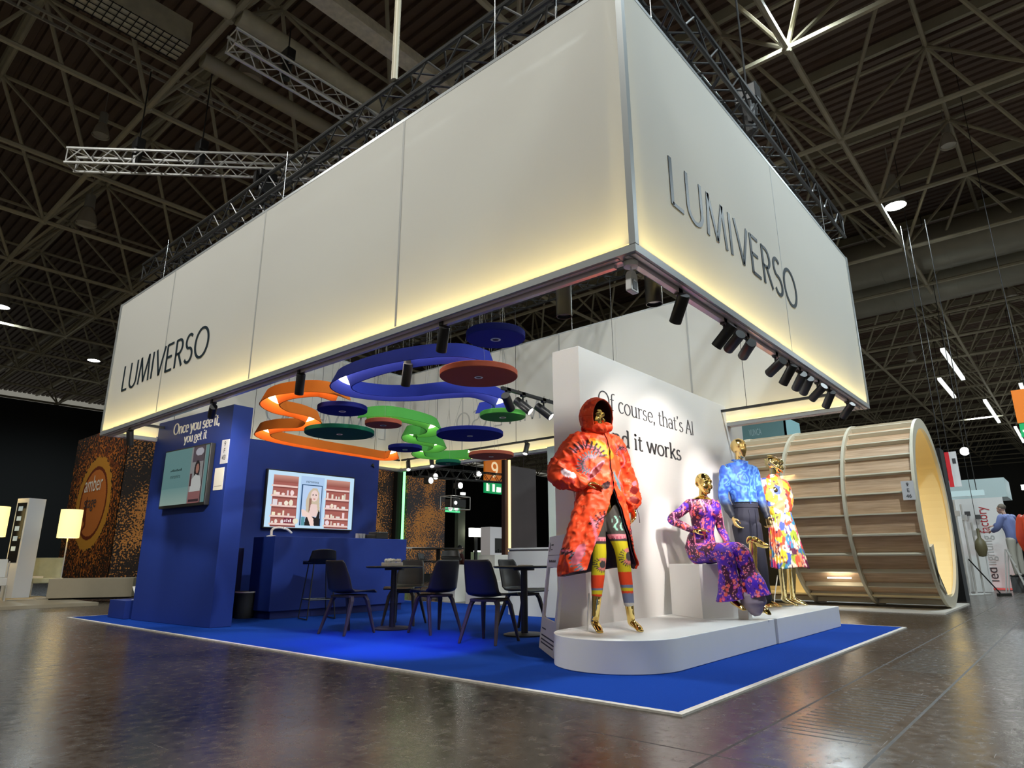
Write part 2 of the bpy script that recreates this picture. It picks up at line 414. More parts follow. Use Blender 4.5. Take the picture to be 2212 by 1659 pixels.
# strip lamps far away under the roof
for k, (x, y, z, l) in enumerate(((30, 1.2, 9.0, 6), (36, 2.2, 9.3, 5), (40, -.8, 9.0, 8), (44, 1.0, 9.2, 8), (48, -1.4, 9.0, 9), (48.5, -2.6, 9.0, 9), (56, .4, 9.4, 8), (30, 5.6, 9.2, 2.2))):
    o = thing('strip_lamp', 'white strip lamp under the far roof, %s' % ['above the barrel end', 'left of the red fascia sign', 'above the red fascia sign', 'right of the red fascia sign', 'left of a pair near the aisle', 'right of a pair near the aisle', 'farthest down the hall', 'just right of the canopy tip'][k], 'strip lamp', (x, y, z), 0, 'strip lamps down the hall')
    MB().box((0, 0, 0), (l, .16, .12)).build('tube', mat('far_strip_lamp', (1, 1, 1), emit=1.1, ecol=(.95, 1, .96)), o)
    for q in (-.4, .4): MB().tube((q*l, 0, .05), (q*l, 0, 13.38-z), .012, 5).build('hanger', BLACKM, o)

# box trusses
def truss(name, a, b, w, m, label, group, step=.5, r=.025, rb=.011, up=(0, 0, 1)):
    a = Vector(a); b = Vector(b); L = (b-a).length; d = (b-a).normalized(); z = Vector(up); s = d.cross(z).normalized(); z = s.cross(d)
    o = thing(name, label, 'truss', a, 0, group); h = w/2
    c = [s*h*i + z*h*j for i, j in ((-1, -1), (1, -1), (1, 1), (-1, 1))]
    for q in c: MB().tube(q, q+d*L, r, 8).build('chord', m, o, smooth='auto')
    mb = MB(); n = max(2, int(L/step))
    for k in range(4):
        p, q = c[k], c[(k+1) % 4]
        for i in range(n):
            x0, x1 = L*i/n, L*(i+1)/n
            mb.tube(p+d*x0, q+d*(x0+x1)/2, rb, 6, cap=False); mb.tube(q+d*(x0+x1)/2, p+d*x1, rb, 6, cap=False)
    for x in (0.02, L-.02):
        for k in range(4): mb.tube(c[k]+d*x, c[(k+1) % 4]+d*x, rb, 6)
    mb.build('lattice', m, o)
    return o
truss('lighting_truss', (.15, 7.33, 9.05), (7.5, 7.28, 9.05), .30, ALUW, 'white aluminium truss at the top left, the upper and nearer of two', 'white trusses under the roof', r=.028)
truss('lighting_truss', (-.87, 11.17, 8.0), (3.3, 6.9, 8.0), .30, ALUW, 'white aluminium truss left of the canopy, the lower of two', 'white trusses under the roof', r=.026)
BT = 'black trusses above the canopy'
truss('rigging_truss', (.19, -.2, 5.50), (.19, 9.4, 5.50), .29, BLACKM, 'black truss along the long lettered side on top of the canopy', BT)
truss('rigging_truss', (.0, .2, 5.50), (6.2, .2, 5.50), .29, BLACKM, 'black truss along the short right lettered side on top of the canopy', BT)
truss('rigging_truss', (5.1, .4, 5.50), (5.1, 9.2, 5.50), .29, BLACKM, 'black truss seen through the canopy along its far long side', BT)
truss('rigging_truss', (.3, 8.7, 5.50), (5.0, 8.7, 5.50), .29, BLACKM, 'black truss seen through the canopy along its far short side', BT)
truss('rigging_truss', (.35, 3.4, 5.50), (4.95, 3.4, 5.50), .29, BLACKM, 'black truss crossing the canopy opening, the nearer crossbar', BT)
truss('rigging_truss', (.35, 6.2, 5.50), (4.95, 6.2, 5.50), .29, BLACKM, 'black truss crossing the canopy opening, the farther crossbar', BT)
# chain hoists hanging the trusses
def hoist(x, y, z, zt, label):
    o = thing('chain_hoist', label, 'chain hoist', (x, y, z), group='chain hoists')
    MB().box((0, 0, 0), (.16, .26, .22)).build('motor', BLACKM, o, bevel=.02)
    MB().lathe([(0, -.5), (.07, -.48), (.09, -.2), (.10, -.12), (0, -.12)], n=12).build('chain_bag', BLACKM, o)
    MB().tube((0, 0, .1), (0, 0, zt-z), .012, 6).build('chain', BLACKM, o)
for x, y, z, zt, l in ((1.15, 7.33, 9.4, 10, 'black chain hoist on the upper white truss, left'), (-.05, 10.33, 8.35, 10, 'black chain hoist at the left end of the lower white truss'),
    (.75, 9.5, 8.35, 10, 'black chain hoist in the middle of the lower white truss'),
    (3.0, .2, 5.9, 10, 'black chain hoist above the short lettered side'), (5.1, 3.0, 5.9, 10, 'black chain hoist seen through the canopy opening, near'), (5.1, 7.0, 5.9, 10, 'black chain hoist seen through the canopy opening, far')):
    hoist(x, y, z, zt, l)
tag(MB().tube((.02, 2.80, 5.66), (.02, 2.80, 13.2), .035, 10).build('rigging_pole', STEEL, None, smooth='auto'), 'thin grey vertical pole rising from the black truss to the roof, top centre', 'pole')
# moving-head floodlight at the end of the lower white truss
o = thing('moving_light', 'bulky black moving light on the lower white truss beside the canopy', 'stage light', (1.62, 8.62, 7.89))
MB().box((0, 0, -.12), (.34, .26, .14)).build('base', BLACKM, o, bevel=.02); MB().box((0, 0, -.38), (.3, .28, .3)).build('head', BLACKM, o, bevel=.06)
for s in (-.19, .19): MB().box((s, 0, -.28), (.05, .1, .36)).build('arm', BLACKM, o)
# ================================================================ LETTERING
def Ar(cx, cy, rx, ry, a0, a1, n=20): return [(cx+rx*math.cos(R(a0+(a1-a0)*i/n)), cy+ry*math.sin(R(a0+(a1-a0)*i/n))) for i in range(n+1)]
def Ln(*p): return [(p[i], p[i+1]) for i in range(0, len(p), 2)]
def Vs(x, y0, y1, s='tb', w=.09):
    o = [Ln(x, y0, x, y1)]
    if 'b' in s: o.append(Ln(x-w, y0+.012, x+w, y0+.012))
    if 't' in s: o.append(Ln(x-w, y1-.012, x+w*.3, y1-.012))
    return o
X = .66   # x height of the serif face
G = {
 'L': (.56, [Ln(.08, 1, .08, 0), Ln(.08, .02, .5, .02)]), 'U': (.78, [Ln(.08, 1, .08, .32)+Ar(.37, .30, .29, .30, 180, 360)+Ln(.66, .32, .66, 1)]),
 'M': (.98, [Ln(.05, 0, .15, 1), Ln(.15, 1, .48, .03), Ln(.48, .03, .81, 1), Ln(.81, 1, .91, 0)]), 'I': (.30, [Ln(.12, 0, .12, 1)]),
 'V': (.74, [Ln(.02, 1, .36, 0), Ln(.36, 0, .70, 1)]), 'E': (.62, [Ln(.08, 0, .08, 1), Ln(.08, .98, .52, .98), Ln(.08, .52, .46, .52), Ln(.08, .02, .54, .02)]),
 'R': (.66, [Ln(.08, 0, .08, 1), Ln(.08, .98, .26, .98)+Ar(.27, .73, .25, .25, 90, -90)+Ln(.08, .48), Ln(.28, .48, .58, 0)]),
 'S': (.62, [Ar(.29, .745, .22, .24, 40, 250)+Ar(.28, .26, .25, .25, 75, -150)]),
 'O': (.98, [Ar(.47, .5, .43, .5, 0, 360, 40)]),
 'f': (.40, [Ar(.32, .82, .17, .2, 60, 180)+Ln(.15, 0), Ln(.02, X-.02, .32, X-.02), Ln(.06, .012, .26, .012)]),
 'c': (.52, [Ar(.29, X/2, .24, X/2, 50, 312)]), 'o': (.62, [Ar(.30, X/2, .26, X/2, 0, 360, 30)]),
 'u': (.64, [Ln(.11, X, .11, .2)+Ar(.30, .2, .19, .2, 180, 300)+Ln(.50, .14), Ln(.02, X-.012, .11, X-.012), Ln(.42, X-.012, .5, X-.012)]+Vs(.50, 0, X, '')+[Ln(.5, .012, .6, .012)]),
 'r': (.46, Vs(.12, 0, X)+[Ln(.12, .40)+Ar(.33, .38, .21, .26, 170, 60)]), 's': (.48, [Ar(.24, .485, .15, .165, 40, 250)+Ar(.22, .165, .19, .165, 70, -160)]),
 'e': (.55, [Ln(.06, .36, .50, .36)+Ar(.29, X/2, .23, X/2, 8, 315)]), 't': (.40, [Ln(.15, .86, .15, .16)+Ar(.27, .14, .12, .14, 180, 320), Ln(.02, X-.02, .34, X-.02)]),
 'h': (.66, Vs(.12, 0, 1.02)+[Ln(.12, .42)+Ar(.32, .40, .20, .26, 160, 0)+Ln(.52, .0), Ln(.44, .012, .60, .012)]),
 'a': (.58, [Ar(.25, .46, .20, .2, 150, 0)+Ln(.45, .0)+Ln(.52, .012), Ar(.24, .18, .19, .19, 60, 300, 24)+Ln(.45, .14), Ar(.24, .18, .19, .19, 60, 20, 4)+Ln(.45, .36)]),
 'n': (.66, Vs(.12, 0, X)+[Ln(.12, .42)+Ar(.32, .40, .20, .26, 160, 0)+Ln(.52, .0), Ln(.44, .012, .60, .012)]),
 'd': (.64, [Ar(.28, X/2, .23, X/2, 45, 315)]+Vs(.50, 0, 1.02, 't')+[Ln(.5, .012, .6, .012)]), 'i': (.30, Vs(.14, 0, X)+[Ar(.14, .9, .03, .03, 0, 360, 10), Ar(.14, .9, .012, .012, 0, 360, 8)]),
 'w': (.90, [Ln(.04, X, .24, 0), Ln(.24, 0, .44, X), Ln(.44, X, .64, 0), Ln(.64, 0, .84, X), Ln(-.02, X-.012, .12, X-.012), Ln(.76, X-.012, .9, X-.012)]),
 'y': (.58, [Ln(.04, X, .28, .02), Ln(.52, X, .24, -.10)+Ar(.14, -.14, .1, .1, 10, -130), Ln(-.02, X-.012, .12, X-.012), Ln(.44, X-.012, .58, X-.012)]),
 'k': (.60, Vs(.12, 0, 1.02)+[Ln(.12, .26, .48, X), Ln(.24, .38, .52, 0), Ln(.38, X-.012, .54, X-.012), Ln(.46, .012, .6, .012)]),
 'g': (.60, [Ar(.26, .44, .18, .2, 0, 360, 22), Ln(.38, .6, .54, .62), Ln(.16, .26, .10, .14, .2, .09, .40, .07)+Ar(.36, -.08, .16, .15, 80, -90)+Ar(.22, -.09, .17, .14, -90, -230)]),
 'A': (.72, [Ln(.03, 0, .34, 1), Ln(.34, 1, .66, 0), Ln(.14, .36, .54, .36), Ln(-.02, .012, .12, .012), Ln(.56, .012, .72, .012)]),
 ',': (.24, [Ar(.1, .04, .035, .04, 0, 360, 8), Ln(.13, .02, .06, -.14)]), "'": (.22, [Ar(.1, .96, .03, .03, 0, 360, 8), Ln(.12, .95, .06, .80)]), ' ': (.28, []),
}
def lettering(name, text, o, u, v, width, h, thick, thin, m, parent=None, depth=.004, track=0.):
    # strokes of a broad pen: stems thick, horizontals thin; raised by depth
    u = Vector(u).normalized(); v = Vector(v).normalized(); nrm = u.cross(v); o = Vector(o)
    tot = sum(G[c][0]+track for c in text)-track; kx = width/tot; ky = h
    mb = MB(); x = 0
    for ch in text:
        adv, st = G[ch]
        for s in st:
            P = [((x+a)*kx, b*ky) for a, b in s]; n = len(P); L = []; Rr = []
            closed = n > 8 and math.dist(P[0], P[-1]) < 1e-4
            for i in range(n):
                a = P[i-1] if i else (P[-2] if closed else P[0]); b = P[i+1] if i < n-1 else (P[1] if closed else P[-1])
                dx, dy = b[0]-a[0], b[1]-a[1]; l = math.hypot(dx, dy) or 1; dx /= l; dy /= l
                w = (thin+(thick-thin)*abs(dy)**1.3)/2*h
                L.append((P[i][0]-dy*w, P[i][1]+dx*w)); Rr.append((P[i][0]+dy*w, P[i][1]-dx*w))
            Q = L+Rr; f = lambda p, d: o+u*p[0]+v*p[1]+nrm*d
            vs = [f(p, depth) for p in Q]+[f(p, .0) for p in Q]
            fs = []
            for i in range(n-1):
                fs += [(i, i+1, n+i+1, n+i), (2*n+i, 2*n+i+1, i+1, i), (3*n+i, n+i, n+i+1, 3*n+i+1)]
            fs += [(0, n, 3*n, 2*n), (n-1, 3*n-1, 4*n-1, 2*n-1)]
            mb.add(vs, fs)
        x += adv+track
    return mb.build(name, m, parent)
def text(name, body, o, u, v, h, m, parent=None, width=None, depth=.003, align='LEFT'):
    c = bpy.data.curves.new(name, 'FONT'); c.body = body; c.size = 1; c.extrude = 0; c.align_x = align
    t = bpy.data.objects.new('t', c); COL.objects.link(t); dg = bpy.context.evaluated_depsgraph_get(); dg.update()
    me = bpy.data.meshes.new_from_object(t.evaluated_get(dg)); bpy.data.objects.remove(t)
    xs = [p.co.x for p in me.vertices] or [0, 1]; sx = h/.73
    if width: sx = width/(max(xs)-min(xs))
    u = Vector(u).normalized(); v = Vector(v).normalized(); n = u.cross(v); o = Vector(o); sy = h/.73
    mb = MB(); vs = [o+u*p.co.x*sx+v*p.co.y*sy+n*depth for p in me.vertices]
    mb.add(vs, [list(p.vertices) for p in me.polygons]); bpy.data.meshes.remove(me)
    return mb.build(name, m, parent)

# ================================================================ PICTURES ON SCREENS AND BOARDS
class Pic:
    # small painted grid of colour cells: x right 0..1, y up 0..1
    def __init__(s, w, h, bg):
        s.w, s.h = w, h; s.a = np.zeros((h, w, 3)); s.a[:] = bg
        s.X, s.Y = np.meshgrid((np.arange(w)+.5)/w, (np.arange(h)+.5)/h); s.asp = w/h
    def rect(s, x0, y0, x1, y1, c): s.a[(s.X >= x0) & (s.X <= x1) & (s.Y >= y0) & (s.Y <= y1)] = c
    def ell(s, x, y, rx, ry, c, rot=0.):
        dx = (s.X-x)*s.asp; dy = s.Y-y; k, q = math.cos(rot), math.sin(rot)
        s.a[((dx*k+dy*q)/(rx*s.asp))**2+((dy*k-dx*q)/ry)**2 <= 1] = c
    def pol(s, pts, c):
        ins = np.zeros(s.X.shape, bool); n = len(pts)
        for i in range(n):
            (x1, y1), (x2, y2) = pts[i], pts[(i+1) % n]
            if y1 == y2: continue
            m = ((y1 > s.Y) != (y2 > s.Y)) & (s.X < (x2-x1)*(s.Y-y1)/(y2-y1)+x1); ins ^= m
        s.a[ins] = c
    def grad(s, x0, y0, x1, y1, c0, c1):
        m = (s.X >= x0) & (s.X <= x1) & (s.Y >= y0) & (s.Y <= y1); t = ((s.Y-y0)/(y1-y0))[m][:, None]
        s.a[m] = np.array(c0)*(1-t)+np.array(c1)*t
    def build(s, name, o, u, v, W, H, m, parent=None):
        o = Vector(o); u = Vector(u).normalized()*W; v = Vector(v).normalized()*H
        w, h = s.w, s.h
        gx, gy = np.meshgrid(np.arange(w+1)/w, np.arange(h+1)/h)
        co = np.array(o)[None, :]+gx.reshape(-1, 1)*np.array(u)+gy.reshape(-1, 1)*np.array(v)
        i = (np.arange(h)[:, None]*(w+1)+np.arange(w)[None, :]).ravel()
        me = bpy.data.meshes.new(name); me.from_pydata(co.tolist(), [], np.stack([i, i+1, i+w+2, i+w+1], 1).tolist())
        c = np.ones((w*h, 4, 4)); c[:, :, :3] = s.a.reshape(-1, 1, 3)
        at = me.color_attributes.new('Col', 'FLOAT_COLOR', 'CORNER'); at.data.foreach_set('color', c.ravel())
        return link(name, me, m, parent, smooth=False)

# ================================================================ THE STAND
FX, FY, RX, LY, H, HT = -.333, -.082, 5.34, 8.86, 2.609, 4.67
CARPET = mat('blue_carpet', (.006, .050, .33), .95, spec=.1, var=.25, vscale=260, bump=.5, bscale=500)
o = thing('carpet', 'bright blue carpet laid under the whole stand with a thin white edge strip', 'carpet', (0, 0, 0))
MB().b2((.012, .012, 0), (5.84, 10.06, .010)).build('pile', CARPET, o)
mb = MB()
mb.b2((-.03, -.03, 0), (5.86, .012, .012)); mb.b2((-.03, .012, 0), (.012, 10.08, .012)); mb.b2((5.84, .012, 0), (5.86, 10.08, .012)); mb.b2((.012, 10.06, 0), (5.84, 10.08, .012))
e = mb.build('edge_strip', mat('white_tape', (.62, .58, .52), .5, var=.3, vscale=30), o)

# ---- hanging canopy: four textile light boxes in one frame
CAN = thing('hanging_canopy', 'huge white lettered textile canopy hanging as a square ring above the stand', 'canopy', (FX, FY, H))
T = .13; zb, zt = .065, HT-H-.03
LX, LYY = RX-FX, LY-FY
def panel(name, p0, p1, inner, nx):
    # p0->p1 along the outer face; inner = inward direction
    mb = MB(); p0 = Vector(p0); p1 = Vector(p1); inn = Vector(inner)
    def sheet(a, b):
        V = []; F = []
        for i in range(nx+1):
            for z in (zb, zt): V.append(a+(b-a)*(i/nx)+Vector((0, 0, z)))
        for i in range(nx): F.append((2*i, 2*i+2, 2*i+3, 2*i+1))
        mb.add(V, F)
    d = (p1-p0).normalized()
    sheet(p0, p1); sheet(p0+inn*T+d*T, p1+inn*T-d*T)
    return mb.build(name, FABRIC, CAN)
panel('textile_panel', (0, 0, 0), (0, LYY, 0), (1, 0, 0), 4)
panel('textile_panel', (0, 0, 0), (LX, 0, 0), (0, 1, 0), 3)
panel('textile_panel', (0, LYY, 0), (LX, LYY, 0), (0, -1, 0), 3)
panel('textile_panel', (LX, 0, 0), (LX, LYY, 0), (-1, 0, 0), 4)
# frame: bottom profiles with a raised double lip, top profiles, corner posts
LIP = mat('pale_profile_lip', (.80, .70, .70), .25, metal=.3)
for (a, b) in (((-.012, -.012), (LX+.012, T)), ((-.012, LYY-T), (LX+.012, LYY+.012))):
    MB().b2((a[0], a[1], 0), (b[0], b[1], .05)).build('bottom_profile', ALU, CAN)
    mb = MB(); mb.b2((a[0]+.03, a[1]+.02, -.006), (b[0]-.03, a[1]+.05, 0)); mb.b2((a[0]+.03, a[1]+.065, -.006), (b[0]-.03, a[1]+.095, 0)); mb.build('profile_lip', LIP, CAN)
    MB().b2((a[0]+.01, a[1]+.01, zt), (b[0]-.01, b[1]-.01, zt+.03)).build('top_profile', ALU, CAN)
for (a, b) in (((-.012, T), (T, LYY-T)), ((LX-T, T), (LX+.012, LYY-T))):
    MB().b2((a[0], a[1], 0), (b[0], b[1], .05)).build('bottom_profile', ALU, CAN)
    mb = MB(); mb.b2((a[0]+.02, a[1], -.006), (a[0]+.05, b[1], 0)); mb.b2((a[0]+.065, a[1], -.006), (a[0]+.095, b[1], 0)); mb.build('profile_lip', LIP, CAN)
    MB().b2((a[0]+.01, a[1], zt), (b[0]-.01, b[1], zt+.03)).build('top_profile', ALU, CAN)
for (x, y) in ((0, 0), (LX, 0), (0, LYY), (LX, LYY)):
    mb = MB(); sx = 1 if x == 0 else -1; sy = 1 if y == 0 else -1
    mb.b2((x-sx*.014, y-sy*.014, .05), (x+sx*.03, y+sy*.03, zt+.02)); c = mb.build('corner_post', ALU, CAN)
SEAM = mat('textile_seam', (.42, .42, .40), .7)
for y in (2.24, 4.64, 7.0):
    MB().b2((-.003, y-.012, zb), (-.001, y+.012, zt)).build('seam', SEAM, CAN)
    MB().b2((LX-T-.004, y-.014, zb), (LX-T-.002, y+.014, zt)).build('seam', SEAM, CAN)
for x in (2.85,):
    MB().b2((x-.006, -.003, zb), (x+.006, -.001, zt)).build('seam', mat('textile_seam_faint', (.62, .63, .63), .7), CAN)
    MB().b2((x-.012, LYY-T-.004, zb), (x+.012, LYY-T-.002, zt)).build('seam', SEAM, CAN)
LOGO = mat('logo_petrol', (.006, .022, .034), .45)
lettering('logo_lettering', 'LUMIVERSO', (-.002, 8.31-FY, 3.178-H), (0, -1, 0), (0, 0, 1), 2.70, .375, .118, .080, LOGO, CAN, track=.07)
lettering('logo_lettering', 'LUMIVERSO', (.20-FX, -.002, 3.178-H), (1, 0, 0), (0, 0, 1), 2.70, .375, .118, .080, LOGO, CAN, track=.07)
LSH = mat('painted_show_through_grey', (.43, .43, .41), .8)
# grey mirrored letters: show-through shade of the outer name, painted on inner sheets
lettering('painted_show_through_logo', 'LUMIVERSO', (LX-T-.003, 4.40-FY, 3.20-H), (0, 1, 0), (0, 0, 1), 2.70, .375, .09, .06, LSH, CAN, track=.07, depth=-.002)
lettering('painted_show_through_logo', 'LUMIVERSO', (4.80-FX, LYY-T-.003, 3.20-H), (-1, 0, 0), (0, 0, 1), 2.70, .375, .09, .06, LSH, CAN, track=.07, depth=-.002)
# LED strips lying in the bottom profiles between the sheets
def strip(c, L, rz, e):  # one row of LEDs close to each sheet
    l = bpy.data.lights.new('led_strip', 'AREA'); l.shape = 'RECTANGLE'; l.size = L; l.size_y = .012; l.energy = e; l.color = (1, .77, .28)
    ob = bpy.data.objects.new('led_strip', l); COL.objects.link(ob); ob.location = c; ob.rotation_euler = (math.pi, 0, rz)
EL = 1.15
for a in (.028, T-.028):
    strip((FX+a, (FY+LY)/2, H+.062), LYY-.14, R(90), EL*LYY); strip(((FX+RX)/2, FY+a, H+.062), LX-.14, 0, EL*LX)
    strip(((FX+RX)/2, LY-a, H+.062), LX-.14, 0, EL*LX); strip((RX-a, (FY+LY)/2, H+.062), LYY-.14, R(90), EL*LYY)
# suspension wires
mb = MB()
for x in (.6, LX-.6):
    for y in (.07, LYY-.07): mb.tube((x, y, zt), (x, y, 2.735), .003, 4)
for y in (1.2, 4.4, 7.6):
    for x in (.06, LX-.06): mb.tube((x, y, zt), (x, y, 2.735), .003, 4)
mb.build('suspension_wires', ALUW, CAN)

# ---- podium: two abutting units
PLH = .245; PR = .535
o = thing('display_podium', 'white glossy podium unit with the rounded end, carrying the coat mannequin', 'podium', (1.28, 1.147, 0), group='podium units')
pts = [(math.cos(R(a))*PR, math.sin(R(a))*PR) for a in range(90, 271, 6)]+[(1.985, -PR), (1.985, PR)]
MB().prism(pts, PLH-.012, (0, 0, .012)).build('plinth', WHITE, o, bevel=.004, smooth='auto')
o = thing('display_podium', 'white glossy square ended podium unit under the three farther mannequins', 'podium', (3.31, 1.147, 0), group='podium units')
MB().b2((0, -PR-.012, .012), (2.16, PR, PLH)).build('plinth', WHITE, o, bevel=.004)
MB().b2((-.043, -PR+.01, .012), (-.001, PR-.01, PLH-.008)).build('joint_cover', mat('grey_joint', (.45, .45, .44), .5), o)
# ---- white feature wall with slogan
FW = thing('feature_wall', 'tall thick white display wall with a two line slogan behind the mannequins', 'wall panel', (1.61, 1.685, 0))
MB().b2((0, 0, .012), (4.15, .33, 2.89)).build('panel', WHITEM, FW, bevel=.003)
lettering('slogan_light', "Of course, that's AI", (.325, -.001, 2.322), (1, 0, 0), (0, 0, 1), 2.19, .178, .10, .045, INKG, FW, track=.02)
lettering('slogan_bold', 'And it works', (.365, -.001, 1.962), (1, 0, 0), (0, 0, 1), 1.74, .178, .19, .08, INKG, FW, track=.02)

# ---- blue partition at the left with screen, slogan, signs
ang = math.atan2(8.78-6.64, .40-.54)      # direction of its face
BP = thing('blue_partition', 'tall blue partition slab with white slogan at the left end of the stand', 'partition', (.54, 6.64, 0), ang-math.pi/2)
# local: +y along the face towards the back, +x into the stand
LB = 2.145
MB().b2((0, 0, .012), (.29, LB, 2.885)).build('slab', BLUE, BP, bevel=.003)
Lx, Uu, Vv = -.002, (0, -1, 0), (0, 0, 1)
lettering('slogan_bold', 'Once you see it,', (Lx, 1.60, 2.645), Uu, Vv, 1.29, .160, .19, .08, INKW, BP, track=.01)
lettering('slogan_light', 'you get it', (Lx, 1.25, 2.485), Uu, Vv, .63, .135, .14, .06, INKW, BP, track=.01)
# screen
SCN = thing('wall_screen', 'black framed screen on the blue partition showing a pale teal page', 'screen', (.54, 6.64, 0), ang-math.pi/2)
MB().b2((-.075, .345, 1.545), (-.003, 1.605, 2.385)).build('housing', BLACKP, SCN, bevel=.008)
p = Pic(150, 90, srgb(108, 150, 150))
p.grad(0, .0, .62, .30, srgb(160, 185, 175), srgb(120, 160, 158)); p.rect(.63, 0, .93, 1, srgb(150, 150, 150)); p.rect(.90, 0, .92, 1, srgb(60, 55, 60))
p.rect(.66, .72, .90, 1, srgb(90, 78, 88)); p.ell(.80, .9, .09, .07, srgb(190, 190, 200)); p.ell(.78, .58, .06, .17, srgb(35, 25, 30)); p.ell(.785, .60, .035, .085, srgb(170, 120, 105))
p.pol([(.66, .18), (.68, .42), (.76, .5), (.86, .46), (.9, .3), (.88, .18)], srgb(205, 208, 205)); p.rect(.64, .0, .9, .2, srgb(150, 100, 100)); p.rect(.66, .02, .88, .07, srgb(60, 40, 48)); p.rect(.64, .30, .68, .52, srgb(80, 50, 55))
p.build('picture', (-.0765, 1.585, 1.585), Uu, Vv, 1.22, .78, vmat('dim_screen', emit=.55), SCN)
mb = MB()
for k in range(9): mb.b2((-.0785, 1.06+.036*k, 2.06), (-.0775, 1.083+.036*k, 2.095-.008*(k % 3)))
mb.build('screen_text_line', mat('screen_text_dark', (.02, .06, .07), .5), SCN)
text('screen_text', 'miromira', (-.078, 1.36, 1.96), Uu, Vv, .06, mat('screen_text_dark'), SCN, width=.28)
# number sign and blank info card
o = thing('stand_number_sign', 'white stand number sign 9 F 43 on the blue partition', 'sign', (.54, 6.64, 0), ang-math.pi/2)
MB().b2((-.008, .005, 2.08), (-.001, .185, 2.405)).build('plate', mat('sign_white', (.62, .62, .64), .5), o)
for i, s in enumerate(('9', 'F', '43')): text('number', s, (-.009, .095, 2.315-.092*i), Uu, Vv, .070, INK, o, align='CENTER')
o = thing('info_card', 'plain white info card on the blue partition below the number sign', 'card', (.54, 6.64, 0), ang-math.pi/2)
MB().b2((-.008, .06, 1.735), (-.001, .285, 2.03)).build('sheet', mat('card_cream', (.85, .82, .70), .6), o)
MB().b2((-.009, .085, 1.78), (-.0081, .26, 1.79)).build('print_line', mat('card_print', (.4, .36, .28), .6), o)
# low blue plinth at its outer end with open booklet
tag(MB().b2((0, 0, .012), (.45, .62, .265)).build('low_plinth', BLUE, None, bevel=.003, loc=(.36, 8.95, 0)), 'low blue plinth block at the outer end of the blue partition', 'plinth')
o = thing('booklet', 'white booklet leaning on the low blue plinth by the partition', 'booklet', (.62, 9.12, .266))
MB().box((0, 0, .10), (.19, .012, .27), Matrix.Rotation(R(-50), 3, 'X')).build('cover', WHITE, o); MB().box((-.02, -.10, .006), (.22, .16, .008)).build('page', WHITE, o)
# ---- blue back wall with TV
tag(MB().b2((0, 0, .012), (3.62, .22, 2.80)).build('back_wall', BLUE, None, bevel=.003, loc=(.86, 8.5, 0)), 'blue back wall behind the bar counter carrying the big television', 'wall panel')
TV = thing('television', 'large television on the blue back wall showing shelves and a portrait', 'television', (2.10, 8.5, 1.345))
MB().b2((0, -.07, 0), (1.78, -.002, .985)).build('housing', BLACKP, TV, bevel=.006)
SB, SB2 = srgb(196, 228, 250), srgb(176, 205, 240)
p = Pic(220, 124, SB)
def shelves(x0, x1, seed):
    rr = random.Random(seed); p.rect(x0, .06, x1, .93, srgb(168, 96, 88))
    p.grad(x0, .80, x1, .93, srgb(150, 80, 72), srgb(205, 150, 135))
    for y in (.74, .56, .38, .20, .06):
        p.rect(x0-.015, y-.02, x1-.005, y+.012, srgb(240, 205, 196)); p.grad(x0, y-.05, x1, y-.02, srgb(150, 82, 76), srgb(120, 60, 58))
        x = x0+.01
        while x < x1-.05 and y < .7:
            w = rr.uniform(.015, .05); hh = rr.uniform(.03, .11); k = rr.random()
            c = srgb(*[int(v) for v in (rr.uniform(225, 250), rr.uniform(215, 235), rr.uniform(200, 225))])
            (p.rect(x, y+.01, x+w, y+.01+hh, c) if k < .6 else p.ell(x+w/2, y+.01+hh/2, w/2, hh/2, c)); x += w+rr.uniform(.0, .035)
shelves(.06, .33, 3); shelves(.66, .95, 8)
p.rect(.36, .05, .63, .95, SB2); p.rect(.375, .05, .615, .80, srgb(28, 70, 110)); p.rect(.385, .05, .605, .785, srgb(188, 212, 245))
for c in ((.375, .80), (.615, .80)): pass
p.pol([(.44, .25), (.43, .5), (.46, .66), (.50, .74), (.55, .74), (.58, .66), (.59, .45), (.60, .3), (.56, .3)], srgb(206, 190, 165))
p.ell(.525, .60, .042, .105, srgb(240, 212, 205)); p.pol([(.47, .55), (.47, .3), (.50, .33), (.495, .55)], srgb(150, 110, 95))
p.pol([(.49, .44), (.56, .44), (.57, .34), (.58, .22), (.47, .22)], srgb(238, 210, 205)); p.pol([(.43, .05), (.44, .20), (.50, .22), (.56, .2), (.585, .34), (.60, .3), (.605, .05)], srgb(26, 22, 24))
p.pol([(.385, .33), (.40, .22), (.46, .20), (.50, .05), (.54, .05), (.53, .18), (.47, .28), (.41, .34)], srgb(245, 215, 205)); p.rect(.39, .05, .43, .2, srgb(90, 150, 165))
for x in (.508, .542): p.ell(x, .615, .007, .012, srgb(60, 50, 55))
p.ell(.525, .54, .012, .009, srgb(200, 110, 110)); p.rect(.20, .07, .30, .18, srgb(120, 35, 55)); p.ell(.33, .12, .03, .05, srgb(235, 228, 205))
for k in range(4): p.rect(.21+.02*k, .10, .222+.02*k, .14+.01*(k % 2), srgb(240, 225, 230))
p.build('picture', (.02, -.0715, .02), (1, 0, 0), (0, 0, 1), 1.74, .945, vmat('bright_screen', emit=.95), TV)
text('screen_text', 'miromira', (.745, -.0725, .805), (1, 0, 0), (0, 0, 1), .05, mat('screen_text_dark'), TV, width=.25)
